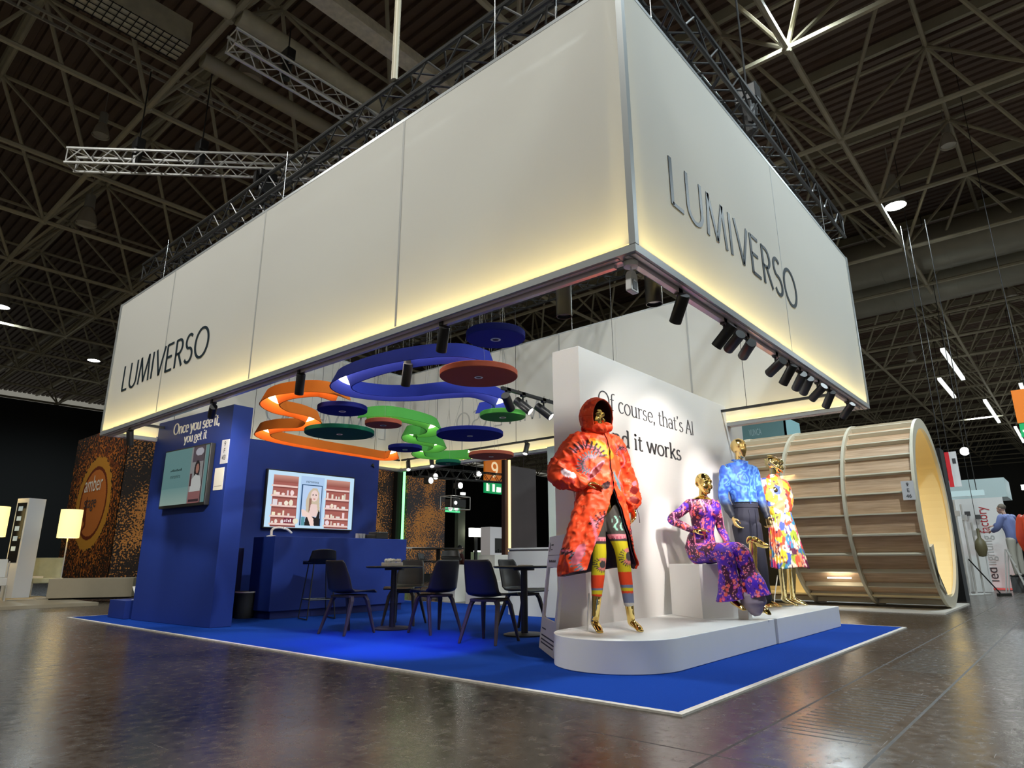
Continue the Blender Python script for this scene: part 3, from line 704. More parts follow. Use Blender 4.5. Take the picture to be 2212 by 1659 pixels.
# ---- bar counter
BC = thing('bar_counter', 'long blue bar counter in front of the blue back wall', 'counter', (1.62, 7.16, 0))
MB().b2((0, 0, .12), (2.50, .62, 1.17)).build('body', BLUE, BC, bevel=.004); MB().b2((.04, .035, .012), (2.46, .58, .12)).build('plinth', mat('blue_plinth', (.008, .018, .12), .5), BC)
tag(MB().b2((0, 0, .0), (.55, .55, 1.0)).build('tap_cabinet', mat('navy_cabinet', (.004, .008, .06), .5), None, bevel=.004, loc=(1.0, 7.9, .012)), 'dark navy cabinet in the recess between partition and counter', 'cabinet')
o = thing('desk_lamp', 'small curved white tap like lamp on the left end of the bar counter', 'lamp', (1.70, 7.42, 1.171))
MB().lathe([(0, 0), (.07, 0), (.07, .012), (.02, .022), (.018, .10), (0, .10)], n=20).build('base', WHITE, o, smooth='auto')
mb = MB(); pts = [(0, 0, .09), (.04, -.0, .125), (.14, -.0, .135), (.25, -.0, .115), (.33, -.0, .065)]; mb.limb(pts, [.017]*5); mb.build('arm', WHITE, o, smooth=True)
o = thing('coffee_machine', 'small black coffee machine on the right end of the bar counter', 'coffee machine', (3.70, 7.42, 1.171))
MB().box((0, 0, .06), (.26, .22, .12)).build('body', BLACKP, o, bevel=.015); MB().box((-.2, -.02, .035), (.18, .16, .07)).build('tray', BLACKM, o, bevel=.008)
for i, x in enumerate((3.22, 3.30, 3.37)):
    mb = MB(); mb.lathe([(0, .004), (.032, .004), (.034, .085), (.030, .085), (.028, .012), (0, .012)], n=16)
    tag(mb.build('drinking_glass', mat('glass_grey', (.45, .45, .47), .12), None, smooth='auto', loc=(x, 7.36+.02*i, 1.169)), 'small glass on the bar counter left of the coffee machine, %s of three' % ('leftmost', 'middle', 'rightmost')[i], 'glass', 'glasses on the bar')
o = thing('waste_bin', 'black waste bin with pale rim in the recess beside the bar counter', 'bin', (1.55, 7.72, .012))
MB().lathe([(0, 0), (.13, 0), (.15, .36), (.14, .36), (.12, .02), (0, .02)], n=24).build('bucket', BLACKP, o, smooth='auto'); MB().lathe([(.135, .355), (.155, .355), (.155, .375), (.135, .375)], n=24).build('rim', mat('bin_liner', (.5, .5, .48), .5), o, smooth='auto')

# ---- grey green side wall and rounded reception counter behind the tables
SAGE = mat('sage_wall', (.36, .42, .40), .6, var=.04)
tag(MB().b2((0, 0, .012), (.16, 1.55, 2.62)).build('side_wall', SAGE, None, bevel=.003, loc=(4.93, 3.1, 0)), 'grey green wall panel behind the right table, left of the feature wall', 'wall panel')
o = thing('reception_counter', 'pale grey rounded counter behind the right bistro table', 'counter', (4.62, 4.55, .012))
pts = [(math.cos(R(a))*.30, .30+math.sin(R(a))*.30) for a in range(0, 181, 10)]+[(-.30, -1.3), (.30, -1.3)]
SAGEL = mat('pale_sage', (.46, .50, .50), .5)
MB().prism(pts, .93).build('body', SAGEL, o, smooth='auto'); MB().prism([(x*1.02, y*1.01) for x, y in pts], .025, (0, 0, .955)).build('top', SAGEL, o, smooth='auto')
MB().prism([(x*.97, y*.97) for x, y in pts], .03, (0, 0, .928)).build('shadow_gap', GREYD, o)
tag(MB().box((0, 0, .012), (.36, .24, .02)).build('laptop', BLACKP, None, bevel=.004, loc=(4.55, 4.0, .993)), 'thin black tablet lying on the pale grey rounded counter', 'tablet')
o = thing('wall_monitor', 'black tilted monitor edge peeking out left of the feature wall above the counter', 'monitor', (4.6, 3.4, .99))
MB().box((0, 0, .25), (.04, .62, .36), Matrix.Rotation(R(20), 3, 'X')).build('panel', BLACKP, o); MB().tube((0, 0, 0), (0, 0, .2), .02).build('foot', BLACKP, o)

# ---- tall poster stand at the rounded podium end
d = Vector((1.165-1.67, 1.725-2.28, 0)); w = d.length
PS = thing('poster_stand', 'white cut out photo frame board leaning beside the rounded podium end', 'info board', (1.67, 2.28, .011), math.atan2(d.y, d.x))
PS.rotation_euler = (R(-7), 0, math.atan2(d.y, d.x))
PW, PH = w, 1.03; PM = mat('poster_white', (.80, .78, .78), .5)
mb = MB(); mb.b2((0, -.012, 0), (PW, .012, .28)); mb.b2((0, -.012, .74), (PW, .012, PH)); mb.b2((0, -.012, .28), (.07, .012, .74)); mb.b2((PW-.09, -.012, .28), (PW, .012, .74)); mb.build('board', PM, PS)
mb = MB(); mb.ball((.09, -.013, .93), (.022, .002, .045)); mb.b2((.15, -.0135, .94), (.26, -.0122, .955)); mb.b2((.15, -.0135, .90), (.22, -.0122, .908)); mb.b2((.03, -.0135, .85), (PW-.03, -.0122, .853))
for z, l in ((.18, .20), (.12, PW-.1), (.085, PW-.12), (.055, PW-.14)): mb.b2((.08, -.0135, z), (.08+l, -.0122, z+.012))
mb.build('print', INKG, PS)
mb = MB()
for k in range(11): mb.b2((.10+.032*k, -.0135, .785), (.122+.032*k, -.0122, .81-.005*(k % 3)))
mb.build('print_title', INKG, PS)
# ================================================================ CHAIRS, TABLES, STOOLS
CHM = mat('chair_shell_anthracite', (.020, .019, .018), .42, spec=.5)
CHL = mat('chair_leg_brown', (.045, .036, .032), .5)
def sheet_grid(P, th):
    # closed shell from a grid of points: offset along normals
    P = np.array(P); n, m = P.shape[:2]; du = np.gradient(P, axis=0); dv = np.gradient(P, axis=1); N = np.cross(du, dv); N /= np.linalg.norm(N, axis=2, keepdims=True)+1e-9
    Q = P+N*th; V = P.reshape(-1, 3).tolist()+Q.reshape(-1, 3).tolist(); k = n*m; F = []
    for i in range(n-1):
        for j in range(m-1):
            a = i*m+j; F += [(a, a+1, a+m+1, a+m), (k+a+m, k+a+m+1, k+a+1, k+a)]
    for i in range(n-1): a = i*m; F += [(a, a+m, k+a+m, k+a)]; a = i*m+m-1; F += [(a+m, a, k+a, k+a+m)]
    for j in range(m-1): a = j; F += [(a+1, a, k+a, k+a+1)]; a = (n-1)*m+j; F += [(a, a+1, k+a+1, k+a)]
    return V, F
def interp(tab, t):
    for (t0, *a), (t1, *b) in zip(tab, tab[1:]):
        if t <= t1+1e-9:
            k = (t-t0)/(t1-t0); k = k*k*(3-2*k); return [x+(y-x)*k for x, y in zip(a, b)]
    return list(tab[-1][1:])
def shell(tab, m=13, n=26):
    G_ = []
    for i in range(n):
        y, z, w, dish, curl = interp(tab, i/(n-1)); row = []
        for j in range(m):
            u = -1+2*j/(m-1); row.append((u*w*(1-.05*u*u), y+curl*abs(u)**2.2, z+dish*abs(u)**2.4))
        G_.append(row)
    return G_
def make_chair(label):
    t = thing('dining_chair', label, 'chair')
    # t, y, z, half width, side lift, side curl (front = -y)
    V, F = sheet_grid(shell([(0, -.245, .440, .215, .0, 0), (.16, -.20, .455, .225, .012, 0), (.42, .10, .440, .218, .02, -.01), (.56, .185, .475, .215, .02, -.05), (.75, .23, .62, .205, .0, -.06), (.93, .265, .775, .175, .0, -.035), (1, .270, .808, .150, .0, -.02)]), -.014)
    MB().add(V, F).build('seat_shell', CHM, t, smooth=True)
    mb = MB(); mb.b2((-.16, -.15, .395), (.16, .13, .425)); mb.build('seat_frame', CHL, t, bevel=.01)
    for sx in (-1, 1):
        for (ya, yb) in ((-.14, -.225), (.10, .225)):
            m = MB(); m.rings([[(sx*(x)+a, y+b, z) for a, b in ((-w, -w), (w, -w), (w, w), (-w, w))] for x, y, z, w in ((.13, ya*.8, .425, .026), (.165, ya, .36, .021), (.215, yb, .0, .013))])
            m.build('leg', CHL, t, bevel=.006)
    return t
chair = make_chair('black shell chair seen side on, left of the left bistro table')
chair['group'] = 'shell chairs at the bistro tables'
CZ = .011
chair.location = (1.25, 4.78, CZ); chair.rotation_euler = (0, 0, R(96))
for x, y, a, l in ((1.93, 4.03, 172, 'black shell chair seen from behind, left of the two in the middle'),
                   (1.66, 2.93, 100, 'black shell chair seen from behind, nearest the camera, at the right bistro table'),
                   (2.36, 5.08, -62, 'shell chair facing the camera behind the left bistro table, brownish in the light'),
                   (2.72, 3.38, 2, 'shell chair behind the right bistro table, next to the pale rounded counter')):
    dup(chair, (x, y, CZ), R(a), l)
def make_table(label, loc):
    t = thing('bistro_table', label, 'table', loc, 0, 'round bistro tables')
    MB().lathe([(0, .715), (.33, .715), (.35, .725), (.35, .735), (.33, .738), (0, .738)], n=48).build('table_top', BLACKM, t, smooth='auto')
    MB().lathe([(0, .69), (.12, .69), (.12, .715), (0, .715)], n=24).build('mounting_plate', BLACKM, t, smooth='auto')
    MB().tube((0, 0, .02), (0, 0, .70), .038, 24).build('column', BLACKM, t, smooth='auto')
    MB().lathe([(0, 0), (.235, 0), (.235, .014), (.20, .022), (0, .026)], n=40).build('base', BLACKM, t, smooth='auto')
    return t
tb = make_table('round black bistro table at left with white napkins on it', (1.90, 4.76, CZ))
dup(tb, (2.37, 3.05, CZ), None, 'round black bistro table at right with a booklet on it, by the poster stand')
o = thing('napkin_box', 'white box heaped with crumpled napkins on the left bistro table', 'napkin box', (1.86, 4.76, CZ+.738))
MB().box((0, 0, .022), (.24, .13, .044)).build('box', WHITE, o, bevel=.006)
mb = MB()
for k in range(16): mb.ball((random.uniform(-.095, .095), random.uniform(-.04, .04), .052+random.uniform(0, .022)), (random.uniform(.016, .03), .022, random.uniform(.016, .028)), 8, 5)
n = link('napkins', solid(mb, .006, 1), WHITE, o); n['kind'] = 'stuff'
tag(MB().box((0, 0, .006), (.20, .14, .012), Matrix.Rotation(.5, 3, 'Z')).build('magazine', mat('magazine_paper', (.6, .58, .52), .5), None, bevel=.003, loc=(2.42, 3.07, CZ+.738)), 'small pale booklet lying on the right bistro table', 'magazine')
def bar_stool(loc, rz, label, sc=1.):
    t = thing('bar_stool', label, 'bar stool', loc, rz, 'black wire bar stools'); t.scale = (sc, sc, sc)
    V, F = sheet_grid(shell([(0, -.20, .755, .20, .0, 0), (.2, -.16, .775, .215, .015, 0), (.55, .10, .77, .215, .02, -.02), (.75, .17, .83, .21, .0, -.06), (1, .205, .965, .185, -.02, -.06)]), -.02)
    MB().add(V, F).build('seat_shell', CHM, t, smooth=True)
    for sx in (-1, 1):
        m = MB(); m.poly([(sx*.13, -.12, .76), (sx*.20, -.20, .012), (sx*.20, .20, .012), (sx*.13, .12, .76)], .009); m.build('sled_leg', BLACKM, t, smooth='auto')
    m = MB()
    for z in (.27,): m.poly([(-.176, -.173, z), (.176, -.173, z), (.176, .173, z), (-.176, .173, z), (-.176, -.173, z)], .008)
    m.build('footrest', BLACKM, t, smooth='auto')
    return t
bar_stool((2.12, 6.72, CZ), R(165), 'black bar stool with low back standing at the blue bar counter')
bar_stool((6.6, 8.6, 0), R(-40), 'dark bar stool in the background right of the bar counter end, larger one', 1.06)
bar_stool((6.35, 9.1, 0), R(30), 'dark bar stool in the background half hidden behind the bar counter end', 1.0)
t = thing('bar_table', 'high dark table in the background right of the bar counter end', 'table', (7.3, 9.75, 0))
MB().lathe([(0, 1.06), (.62, 1.06), (.62, 1.09), (0, 1.09)], n=40).build('table_top', BLACKM, t, smooth='auto'); MB().tube((0, 0, 0), (0, 0, 1.06), .05, 16).build('column', BLACKM, t, smooth='auto'); MB().lathe([(0, 0), (.3, 0), (.3, .02), (0, .02)], n=32).build('base', BLACKM, t)

# ================================================================ ACOUSTIC LAMPS
WIRE = mat('grey_wire', (.20, .20, .19), .5)
FELT = {k: mat('felt_'+k, c, .95, spec=.1, var=.10, vscale=150) for k, c in dict(orange=(.72, .17, .022), blue=(.030, .045, .34), green=(.07, .30, .055), terracotta=(.40, .10, .06), navy=(.012, .018, .17), dark_green=(.012, .12, .07)).items()}
def disc(x, y, dia, col, label, z=2.47):
    o = thing('acoustic_disc', label, 'acoustic panel', (x, y, z), group='round felt panels under the canopy')
    r = dia/2; MB().lathe([(0, 0), (r-.006, 0), (r, .006), (r, .052), (r-.006, .058), (0, .058)], n=56).build('felt_panel', FELT[col], o, smooth='auto')
    MB().lathe([(.026, -.004), (.040, -.004), (.040, .001), (.026, .001)], n=24).build('ring', ALUW, o, smooth='auto')
    MB().lathe([(0, -.001), (.026, -.001), (.026, -.0005), (0, -.0005)], n=20).build('cap', mat('felt_cap', (.05, .03, .03), .6), o)
    mb = MB()
    for a in (0, 120, 240): mb.tube((r*.55*math.cos(R(a)), r*.55*math.sin(R(a)), .058), (0, 0, 1.0), .0016, 4)
    mb.tube((0, 0, 1.0), (0, 0, 5.36-z), .002, 4)
    mb.build('suspension_wires', WIRE, o)
for x, y, d_, c, l in ((-.016+.03, 1.362, .46, 'blue', 'blue felt disc nearest the canopy edge, the highest in the picture'), (.713, 2.207, .73, 'terracotta', 'large terracotta felt disc beside the blue ribbon lamp'),
    (.717, 4.363, .56, 'navy', 'navy felt disc between the orange and the blue ribbon lamps'), (1.541, 4.659, .46, 'terracotta', 'small terracotta felt disc below the green ribbon lamp'),
    (1.522, 5.57, .92, 'dark_green', 'large dark green felt disc inside the bend of the orange ribbon lamp'), (2.955, 5.905, .52, 'navy', 'small navy felt disc at the far end of the orange ribbon lamp'),
    (2.797, 4.352, .92, 'navy', 'large navy felt disc right of the green ribbon lamp'), (2.197, 3.217, .55, 'green', 'green felt disc under the hooked end of the blue ribbon lamp'),
    (4.374, 5.397, .75, 'terracotta', 'terracotta felt disc farthest back, in front of the orange sign'), (4.471, 6.524, .45, 'dark_green', 'smallest green felt disc far back above the spotlights')):
    disc(x, y, d_, c, l)
def smooth_path(P, k=10):
    P = [Vector((*p, 0)) for p in P]; o = []
    for i in range(len(P)-1):
        p0 = P[max(i-1, 0)]; p1 = P[i]; p2 = P[i+1]; p3 = P[min(i+2, len(P)-1)]
        for j in range(k):
            t = j/k; o.append(.5*((2*p1)+(p2-p0)*t+(2*p0-5*p1+4*p2-p3)*t*t+(3*p1-p0-3*p2+p3)*t**3))
    return o+[P[-1]]
def ribbon_lamp(P, col, lit, label, w=.115, h=.15):
    # felt channel, open below: narrow roof and two splayed cheeks; LED strips under the roof in the bends
    o = thing('ribbon_lamp', label, 'pendant lamp', (P[0][0], P[0][1], 2.57), group='felt ribbon lamps under the canopy')
    pp = [p-Vector((*P[0], 0)) for p in smooth_path(P)]; n = len(pp); nr = []
    for i in range(n):
        d = (pp[min(i+1, n-1)]-pp[max(i-1, 0)]).normalized(); nr.append(Vector((-d.y, d.x, 0)))
    sec = [(-w, 0), (-w*.42, h), (w*.42, h), (w, 0), (w-.012, 0), (w*.38, h-.012), (-w*.38, h-.012), (-w+.012, 0)]
    rings = [[p+q*a+Vector((0, 0, z)) for a, z in sec] for p, q in zip(pp, nr)]
    MB().rings(rings).build('felt_channel', FELT[col], o, smooth='auto')
    mb = MB()
    for a in lit:
        i0, i1 = int(a[0]*(n-1)), int(a[1]*(n-1))
        mb.rings([[p+q*b+Vector((0, 0, z)) for b, z in ((-.042, h-.040), (.042, h-.040), (.042, h-.013), (-.042, h-.013))] for p, q in list(zip(pp, nr))[i0:i1+1]])
    mb.build('led_strip', GLOW, o)
    mb = MB()
    for i in range(6, n-5, max(8, n//7)): mb.tube(pp[i]+Vector((0, 0, h)), pp[i]+Vector((0, 0, 5.36-2.57)), .002, 4)
    mb.build('suspension_wires', WIRE, o)
    return o
ribbon_lamp([(.67, 4.30), (.32, 4.23), (.13, 4.59), (.19, 5.04), (.49, 5.34), (.81, 5.40), (1.14, 5.62), (1.27, 6.04), (1.08, 6.40), (1.10, 6.85), (1.50, 7.20), (2.32, 7.38), (3.2, 7.46), (3.82, 7.50), (3.80, 7.22)], 'orange', ((.0, 1.),), 'winding orange felt ribbon lamp with lit bends, beside the blue partition')
ribbon_lamp([(.76, 2.16), (.44, 2.2), (.24, 2.55), (.16, 3.11), (.24, 3.71), (.54, 3.95), (.9, 3.85), (1.14, 3.58), (1.27, 3.26), (1.49, 2.98), (1.95, 3.04), (2.22, 3.26), (2.26, 3.62)], 'blue', ((.0, 1.),), 'large blue felt ribbon lamp curling like a question mark, nearest the camera')
ribbon_lamp([(1.44, 4.96), (1.57, 4.65), (1.95, 4.6), (2.38, 4.7), (2.67, 4.95), (2.73, 5.24), (2.6, 5.38), (2.91, 5.7), (3.26, 5.72), (3.58, 5.8), (3.78, 6.18), (3.69, 6.42), (4.08, 6.78), (4.49, 6.65), (4.72, 6.25)], 'green', ((.0, 1.),), 'winding bright green felt ribbon lamp in the middle of the stand')

# ================================================================ TRACKS AND SPOTLIGHTS
def track(a, b, label, m=None):
    m = m or BLACKM
    a = Vector(a); b = Vector(b); d = b-a; o = thing('light_track', label, 'light track', a, math.atan2(d.y, d.x), 'light tracks under the canopy')
    MB().b2((0, -.018, 0), (d.length, .018, .034)).build('rail', m, o)
    mb = MB()
    for k in range(4): mb.tube((d.length*(k+.5)/4, 0, .03), (d.length*(k+.5)/4, 0, 5.36-a.z if a.z > 2.62 else .05), .004, 4)
    mb.build('hanger', BLACKM, o)
track((-.20, FY+.07, 2.575), (RX-.2, FY+.07, 2.575), 'pale light track under the short lettered canopy side, above the mannequins', LIP)
track((FX+.07, .1, 2.575), (FX+.07, 8.7, 2.575), 'pale light track under the long lettered canopy side', LIP)
track((-.1, LY-.30, 2.78), (RX-.3, LY-.30, 2.78), 'black light track along the far short canopy side')
track((RX-.28, .3, 2.78), (RX-.28, LY-.35, 2.78), 'black light track along the far long canopy side')
track((1.62, 2.72, 2.62), (3.9, 2.72, 2.62), 'black light track left of the feature wall with three lit spotlights')
def spot(p, aim, label, lit=True, blue=False, e=0, size=44, s=1., col=None, hang=0.):
    # p = swivel point under the track
    p = Vector(p); d = (Vector(aim)-p).normalized(); o = thing('spotlight', label, 'spotlight', p, 0, 'black track spotlights')
    q = d.to_track_quat('Z', 'Y').to_matrix(); side = q @ Vector((1, 0, 0)); c = Vector((0, 0, -.10*s))
    MB().b2((-.03, -.018, -.01), (.03, .018, .045)).build('adapter', BLACKM, o)
    MB().poly([(0, 0, hang), tuple(c*.5), tuple(c)], .010).build('stem', BLACKM, o)
    MB().lathe([(0, -.10*s), (.042*s, -.10*s), (.045*s, -.095*s), (.045*s, .115*s), (.040*s, .115*s), (.036*s, .095*s), (0, .095*s)], tuple(c), 24, rot=q).build('body', BLACKM, o, smooth='auto')
    m = LENSB if blue else LENSW if lit else mat('dark_lens', (.03, .03, .035), .1)
    MB().lathe([(0, .104*s), (.037*s, .104*s), (.037*s, .1*s), (0, .1*s)], tuple(c), 20, rot=q).build('lens', m, o, smooth='auto')
    if e:
        light('SPOT', p+c+d*.125*s, e, col or (BLUEL if blue else (1, .93, .86)), aim=aim, spot_size=R(size), spot_blend=.7, shadow_soft_size=.035*s)
TY = FY+.07
for i, (x, aim, lit, e, sz) in enumerate(((.37, (1.3, 1.3, 1.0), 1, 40, 40), (1.12, (1.25, 1.3, 1.4), 1, 34, 44), (1.31, (2.6, 1.68, 1.9), 1, 28, 56), (1.57, (3.4, 1.68, 1.9), 1, 0, 40), (2.24, (3.3, 1.68, 1.9), 1, 38, 54),
        (2.56, (3.15, 1.3, 1.1), 1, 60, 36), (2.88, (4.5, 1.5, 1.3), 1, 0, 40), (3.10, (4.6, 1.3, 1.4), 1, 60, 42), (3.47, (4.3, 1.68, 1.5), 1, 30, 44), (3.85, (5.15, 1.2, 1.2), 1, 75, 40), (4.59, (5.25, 1.15, 1.5), 1, 14, 42))):
    spot((x, TY, 2.57), aim, 'black spotlight under the short canopy side, %s from the front corner' % ('first', 'second', 'third', 'fourth', 'fifth', 'sixth', 'seventh', 'eighth', 'ninth', 'tenth', 'last')[i], lit, e=e*4.0, size=sz, s=.95)
TX = FX+.07
for y, aim, blue, e, sz, l in ((1.66, (.95, 3.5, 0), 1, 520, 40, 'black spotlight with violet lens under the long canopy side above the blue ribbon lamp'), (3.66, (.45, 5.0, 0), 1, 110, 40, 'black spotlight with violet lens under the long canopy side above the orange ribbon lamp'),
        (5.47, (.5, 7.5, 1.7), 0, 150, 75, 'black spotlight under the long canopy side in front of the white slogan'), (7.9, (.6, 9.2, 0), 0, 60, 56, 'black spotlight under the long canopy side near its far corner')):
    spot((TX, y, 2.57), aim, l, True, bool(blue), e, sz, .95)
spot((-.05, LY-.30, 2.77), (.6, 9.3, 0), 'lit black spotlight on the far track, leftmost, left of the blue partition', True, e=8, size=60)
spot((.26, 2.70, 2.60), (1.0, 4.0, 0), 'black spotlight with violet lens hanging inside the loop of the blue ribbon lamp', True, True, 150, 50)
for x, l in ((1.72, 'left'), (1.98, 'middle'), (2.36, 'right')): spot((x, 2.72, 2.61), (x+2.6, 3.9, 1.2) if l == 'left' else (x+.2, 2.02, 2.0), 'brightly lit spotlight left of the feature wall, %s of three' % l, True, e=(260, 10, 10)[('left', 'middle', 'right').index(l)], size=60, s=1.1)
for i, (x, y, pk) in enumerate(((4.35, LY-.30, 0), (5.06, 8.3, 0), (5.06, 7.6, 1), (5.06, 7.1, 0))):
    spot((x, y, 2.77), (x-.8, y-1.2, .6), 'black spotlight far back right of the blue back wall, %s from the left' % ('first', 'second', 'third', 'fourth')[i], i in (1, 2), False, e=(40 if i == 1 else 0), size=60, s=1.0)
spot((5.06, 5.2, 2.77), (3.8, 5.0, 0), 'lit spotlight below the farthest terracotta disc', True, False, 40, 60)
spot((.08, .75, 2.80), (.08, .75, 0), 'unlit spotlight standing upright inside the canopy near the front corner', False, s=1.3, hang=2.58)
spot((.30, .14, 2.80), (.30, .14, 0), 'dark spotlight inside the canopy just right of the front corner', False, s=1.3, hang=2.58)
# white emergency light hanging in the corner
o = thing('emergency_light', 'white emergency light unit hanging under the front canopy corner', 'emergency light', (FX+.10, FY+.09, 2.60))
MB().lathe([(0, -.03), (.045, -.03), (.047, 0), (0, 0)], n=20).build('mount', WHITE, o, smooth='auto'); MB().tube((0, 0, -.03), (0, 0, -.06), .006).build('stem', WHITE, o)
mb = MB(); mb.rings([[(x*w, y*.02, z) for x, y in ((-1, -1), (1, -1), (1, 1), (-1, 1))] for w, z in ((.018, -.06), (.04, -.09), (.045, -.19), (.042, -.20))]); mb.build('housing', WHITE, o, bevel=.004)
MB().box((0, -.021, -.155), (.05, .003, .06)).build('window', GREYD, o); MB().box((0, -.0225, -.125), (.034, .002, .02)).build('sticker', mat('sticker_white', (.6, .6, .58)), o)
# ================================================================ MANNEQUINS
def lerp(a, b, t): return tuple(a[i]+(b[i]-a[i])*t for i in range(3))
def hand(mb, wr, tip, nrm, sc=1., curl=.35, side=1):
    # palm plus four unequal fingers bent at the knuckles and a thumb leaving the side of the palm
    w = Vector(wr); d = (Vector(tip)-w).normalized(); n = Vector(nrm); n = (n-d*n.dot(d)).normalized(); s = d.cross(n)*side; k = .185*sc
    mb.limb([w, w+d*k*.2, w+d*k*.48], [(.026*sc, .019*sc), (.036*sc, .016*sc), (.040*sc, .014*sc)], ref=s, sub=3)
    for i, (o, L, r) in enumerate(((.030, .40, .0085), (.010, .45, .009), (-.010, .42, .0088), (-.029, .33, .0078))):
        b = w+d*k*.46+s*o*sc; c = curl*(1+.12*i); P = [b]; a = 0; q = b
        for f in (.44, .32, .24):
            a += c; q = q+(d*math.cos(a)+n*math.sin(a)+s*o*1.5).normalized()*k*L*f*1.15; P.append(q)
        mb.limb(P, [r*sc, r*sc, r*.92*sc, r*.75*sc], n=8, sub=2)
    b = w+d*k*.14+s*.026*sc
    mb.limb([b, b+(d*.5+s*.75+n*.25).normalized()*.036*sc, b+(d*.75+s*.5+n*.4).normalized()*.068*sc, b+(d*.85+s*.35+n*.4).normalized()*.088*sc], [.0125*sc, .011*sc, .0095*sc, .0075*sc], n=8, sub=2)
def foot(mb, an, he, to, sc=1., r=.036):
    an, he, to = Vector(an), Vector(he), Vector(to); ball = he+(to-he)*.68
    mb.limb([an, an+(he-an)*.65+(to-he)*.06, ball+Vector((0, 0, .012)), to], [(r, r), (.032*sc, .036*sc), (.038*sc, .020*sc), (.026*sc, .012*sc)], sub=5)
    mb.ball(he+Vector((0, 0, .022)), (.026*sc, .03*sc, .028*sc), 10, 8)
    s = (to-he).cross(Vector((0, 0, 1))).normalized(); dd = (to-he).normalized()
    for i, o in enumerate((-.022, -.008, .005, .016, .026)): mb.limb([to+s*o*sc-dd*.02, to+s*o*sc+dd*(.012-.004*abs(i-1))*sc], [.0095*sc, .0075*sc], n=6, sub=2)
def body(J, female=True, face=True, voxel=.0075, hands=True, headrot=0., hs=1.):
    # one continuous surface grown from the joints; z in J is absolute, the thing stands at z0
    mb = MB(); g = lambda k: J[k]
    H_ = Vector(g('head')); hr = Matrix.Rotation(headrot, 3, 'Z'); tl = Matrix.Rotation(J.get('tilt', 0), 3, 'X')
    rot = hr @ tl
    mb.ball(H_+rot @ Vector((0, .012, .035)), (.076*hs, .094*hs, .088*hs), 22, 16, rot)
    mb.limb([H_+rot @ Vector((0, -.012, .04)), H_+rot @ Vector((0, -.030, -.02)), H_+rot @ Vector((0, -.045, -.085*hs))], [(.068*hs, .075*hs), (.060*hs, .062*hs), (.030*hs, .036*hs)], sub=5)
    if face:
        f = lambda x, y, z: H_+rot @ Vector((x*hs, y*hs, z*hs))
        mb.limb([f(0, -.083, .022), f(0, -.098, -.012), f(0, -.108, -.034), f(0, -.090, -.044)], [.008, .010, .013, .010], n=8, sub=3)
        for s in (-1, 1):
            mb.limb([f(s*.014, -.086, .030), f(s*.036, -.082, .033), f(s*.054, -.066, .022)], [.009, .009, .007], n=8, sub=3)
            mb.ball(f(s*.031, -.079, .010), (.014, .009, .008), 10, 8); mb.ball(f(s*.045, -.056, -.03), (.022, .022, .03), 10, 8)
            mb.limb([f(s*.075, .02, .03), f(s*.083, .03, .012), f(s*.078, .018, -.022)], [.008, .010, .007], n=8, sub=3)
        mb.limb([f(-.022, -.080, -.063), f(0, -.089, -.062), f(.022, -.080, -.063)], [.005, .008, .005], n=8, sub=3)
        mb.limb([f(-.018, -.079, -.072), f(0, -.087, -.074), f(.018, -.079, -.072)], [.005, .008, .005], n=8, sub=3)
        mb.ball(f(0, -.070, -.094), (.018, .016, .014), 10, 8)
    nk = Vector(g('neck')); mb.limb([H_+rot @ Vector((0, .012, -.03)), nk, nk-Vector((0, 0, .05))], [(.043, .045), (.044, .046), (.07, .055)])
    ch, wa, pe = g('chest'), g('waist'), g('pelvis'); sw = .15 if female else .185
    mb.limb([nk-Vector((0, -.005, .03)), lerp(nk, ch, .3), ch, lerp(ch, wa, .5), wa, lerp(wa, pe, .6), pe], [(.06, .05), (sw*.92, .08), (sw, .105 if female else .12), (.125 if female else .15, .09), (.105 if female else .14, .083 if female else .105), (.145 if female else .15, .10), (.14, .105)])
    if female:
        for s in (-1, 1): mb.ball(Vector(ch)+Vector((s*.07, -.085, .005)), (.055, .045, .055), 14, 10)
    ar = .042 if female else .052
    for s in 'RL':
        sh, el, wr = g('sh'+s), g('el'+s), g('wr'+s)
        mb.limb([lerp(sh, ch, .25), sh, lerp(sh, el, .5), el, lerp(el, wr, .45), wr], [ar*1.25, ar*1.2, ar, ar*.82, ar*.78, ar*.5])
        if hands: hand(mb, wr, g('hd'+s), J.get('hn'+s, (0, -1, 0)), 1. if female else 1.12, J.get('curl'+s, .35), J.get('hs'+s, 1))
        hp, kn, an = g('hip'+s), g('kn'+s), g('an'+s); lr = .078 if female else .085
        mb.limb([hp, lerp(hp, kn, .35), kn, lerp(kn, an, .35), an], [(lr*1.1, lr*1.15), lr, lr*.66, lr*.64, lr*.42])
        foot(mb, an, g('he'+s), g('to'+s), 1. if female else 1.15, lr*.42)
    return solid(mb, voxel, 3, 'mannequin_body')
def zed(J, z0, dx=0, dy=0): return {k: ((v[0]+dx, v[1]+dy, v[2]-z0) if isinstance(v, tuple) and not k.startswith('hn') else v) for k, v in J.items()}
Z0 = PLH
